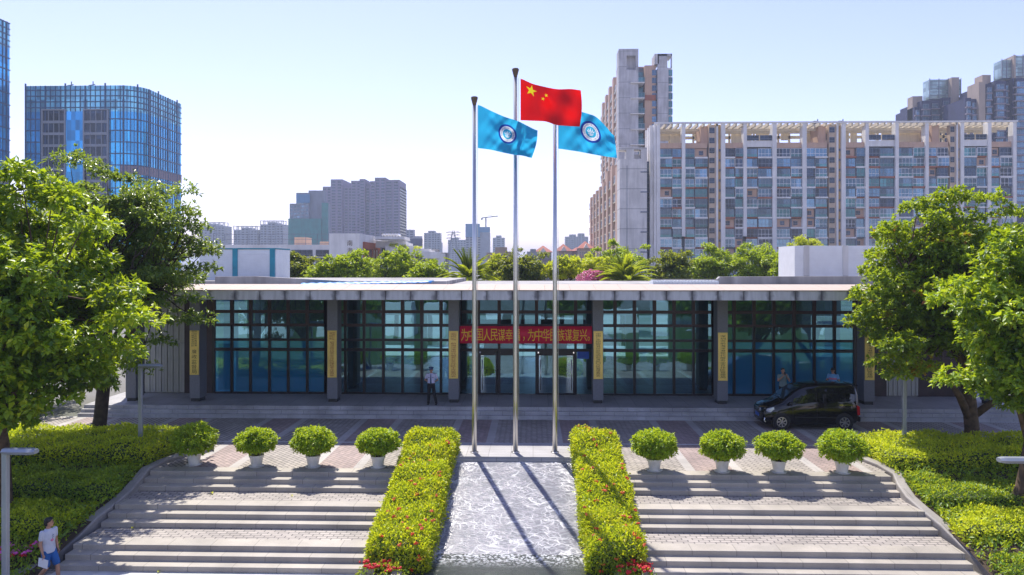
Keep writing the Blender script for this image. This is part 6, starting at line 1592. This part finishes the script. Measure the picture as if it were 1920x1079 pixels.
for i, (px, py, wpx, D, leaf, lab) in enumerate(back):
    b = WD(px, 500, D); zt = H - (py - 7 - HZ) * D / F; r = wpx * D / F / 2 * 1.05; flat = 'flat-topped' in lab; rz = r * (.55 if flat else 1.0)
    tree('background_tree', lab, (b.x, b.y, 0), zt, (b.x, b.y, zt - rz * .95), (r, r * .9, rz), leaf, 'bark_dark', int(30 + r * 9), 34, 6, .23, .5, .22, seed=200 + i, clump=.62, fill=500, group='trees behind the pavilion', lobes=5)
RNG = np.random.default_rng(300)
b = WD(1112, 500, 60); t = thing('flowering_bush', (b.x, b.y, 0), 'pink flowering bush beside the right palm', 'bush'); Lf = Leaves(); n = 900; d = unit(rnd(n)); P = np.array([b.x, b.y, H - 24 * 60 / F]) + d * np.array([1.3, 1.0, .75]) * RNG.random((n, 1)) ** .4
tips(Lf, P, d, 3, .16, .6, tone=.5); Lf.build('flowers', 'leaf_pink', t); m = MB(); m.tube([(b.x, b.y, 0), (b.x, b.y, 4), (b.x + .2, b.y, 5.6)], [.15, .1, .05], 7); m.build('stem', 'bark', t)
def palm(px, py, D, rad, lab, seed):
    global RNG; RNG = np.random.default_rng(seed); b = WD(px, 500, D); zc = H - (py - HZ) * D / F
    t = thing('palm_tree', (b.x, b.y, 0), lab, 'palm', 'palms behind the pavilion'); m = MB(); m.tube([(b.x, b.y, -.2), (b.x, b.y, 2), (b.x + .05, b.y, zc)], [.32, .26, .24], 10); m.build('trunk', 'bark', t, smooth=True)
    Lf = Leaves(); st = MB()
    for i in range(52):
        a = RNG.uniform(0, 6.28); el = R(RNG.uniform(12, 86)); L = rad * RNG.uniform(.85, 1.1); c = Vector((b.x, b.y, zc)); d = Vector((math.cos(a) * math.cos(el), math.sin(a) * math.cos(el), math.sin(el))); pts = []; p = c
        for k in range(13): pts.append(p.copy()); p = p + d * L / 12; d = (d + Vector((0, 0, -.085 * (1 + k * .05)))).normalized()
        st.tube(pts, [.035 * (1 - k / 14) + .006 for k in range(13)], 5)
        for k in range(2, 13):
            ax = (pts[k] - pts[k - 1]).normalized(); s = ax.cross(Vector((0, 0, 1))).normalized(); up = s.cross(ax)
            for j in range(6):
                q = pts[k - 1].lerp(pts[k], j / 6)
                for sg in (-1, 1): Lf.add(np.array([q[:]]), np.array([(ax * .75 + s * sg * .8 + up * .25)[:]]), np.array([up[:]]), .50 * (1 - abs(k - 6) / 11), .06, RNG.random())
    st.build('frond_stem', 'leaf_palm', t); Lf.build('fronds', 'leaf_palm', t)
palm(878, 530, 60, 2.7, 'feathery palm behind the left flagpole', 311); palm(1172, 533, 60, 3.0, 'feathery palm right of the right flagpole, beside the pink bush', 312)
# grove far left by the drive
for i, (px, py, D, r) in enumerate(((70, 745, 36, 2.2), (20, 735, 34, 2.4))):
    b = WD(px, 500, D); tree('shade_tree', ('bushy green tree by the far left end of the drive', 'bushy tree at the left edge beyond the drive')[i], (b.x, b.y, 0), 4, (b.x, b.y, 2.0), (r, r, 1.7), 'leaf_ground', 'bark_dark', 34, 24, 5, .2, .5, .16, seed=330 + i, clump=.6, group='bushy trees left of the drive')
m = MB(); rq = random.Random(9)
for i in range(16):
    x = -50 + i * 6.4 + rq.uniform(-1, 1); w_ = rq.uniform(1.5, 4.5); y = rq.uniform(-20, -8); m.box(x, x + w_, y, y + 2.5, -1.34, rq.uniform(.6, 3.2) if abs(x) > 5 else .4)
struct('mirrored_boxes', m, 'white_paint')  # random pale boxes added out of view, bright shapes for the glass to mirror
# town behind the viewer, seen only in the glass: a wood and a lawn
RNG = np.random.default_rng(400); Lf = Leaves()
for i in range(16):
    cx, cy = -62 + i * 8.2 + RNG.uniform(-2, 2), RNG.uniform(-34, -22); hgt = RNG.uniform(5, 9)
    if abs(cx) < 4: continue
    n = 1300; hgt += 2; d = unit(rnd(n)); P = np.array([cx, cy, hgt * .5]) + d * np.array([3.4, 3.0, hgt * .5]) * RNG.random((n, 1)) ** .35
    tips(Lf, P, d, 4, .55, .6, tone=.5)
tag(Lf.build('wood', 'leaf_back'), kind='stuff')
m = MB(); m.quad((-60, -60, -1.32), (-9, -60, -1.32), (-9, 12, -1.32), (-60, 12, -1.32)); m.quad((9, -60, -1.32), (60, -60, -1.32), (60, 10, -1.32), (9, 10, -1.32)); struct('lawn', m, 'grass')

# ------------------------------------------------------------------ the air: pale haze over the far town
HB = MB(); HB.box(-6100, 6100, -410, 9100, -2.4, 110)
hz = tag(HB.build('haze', 'white_paint'), kind='stuff')
hm = bpy.data.materials.new('haze'); hm.use_nodes = True; ht = hm.node_tree; ht.nodes.clear()
ho = ht.nodes.new('ShaderNodeOutputMaterial'); hv = ht.nodes.new('ShaderNodeVolumePrincipled')
hv.inputs['Color'].default_value = (.74, .84, 1.0, 1); hv.inputs['Density'].default_value = .00038; hv.inputs['Anisotropy'].default_value = 0.0
ht.links.new(hv.outputs[0], ho.inputs['Volume']); hz.data.materials.clear(); hz.data.materials.append(hm)
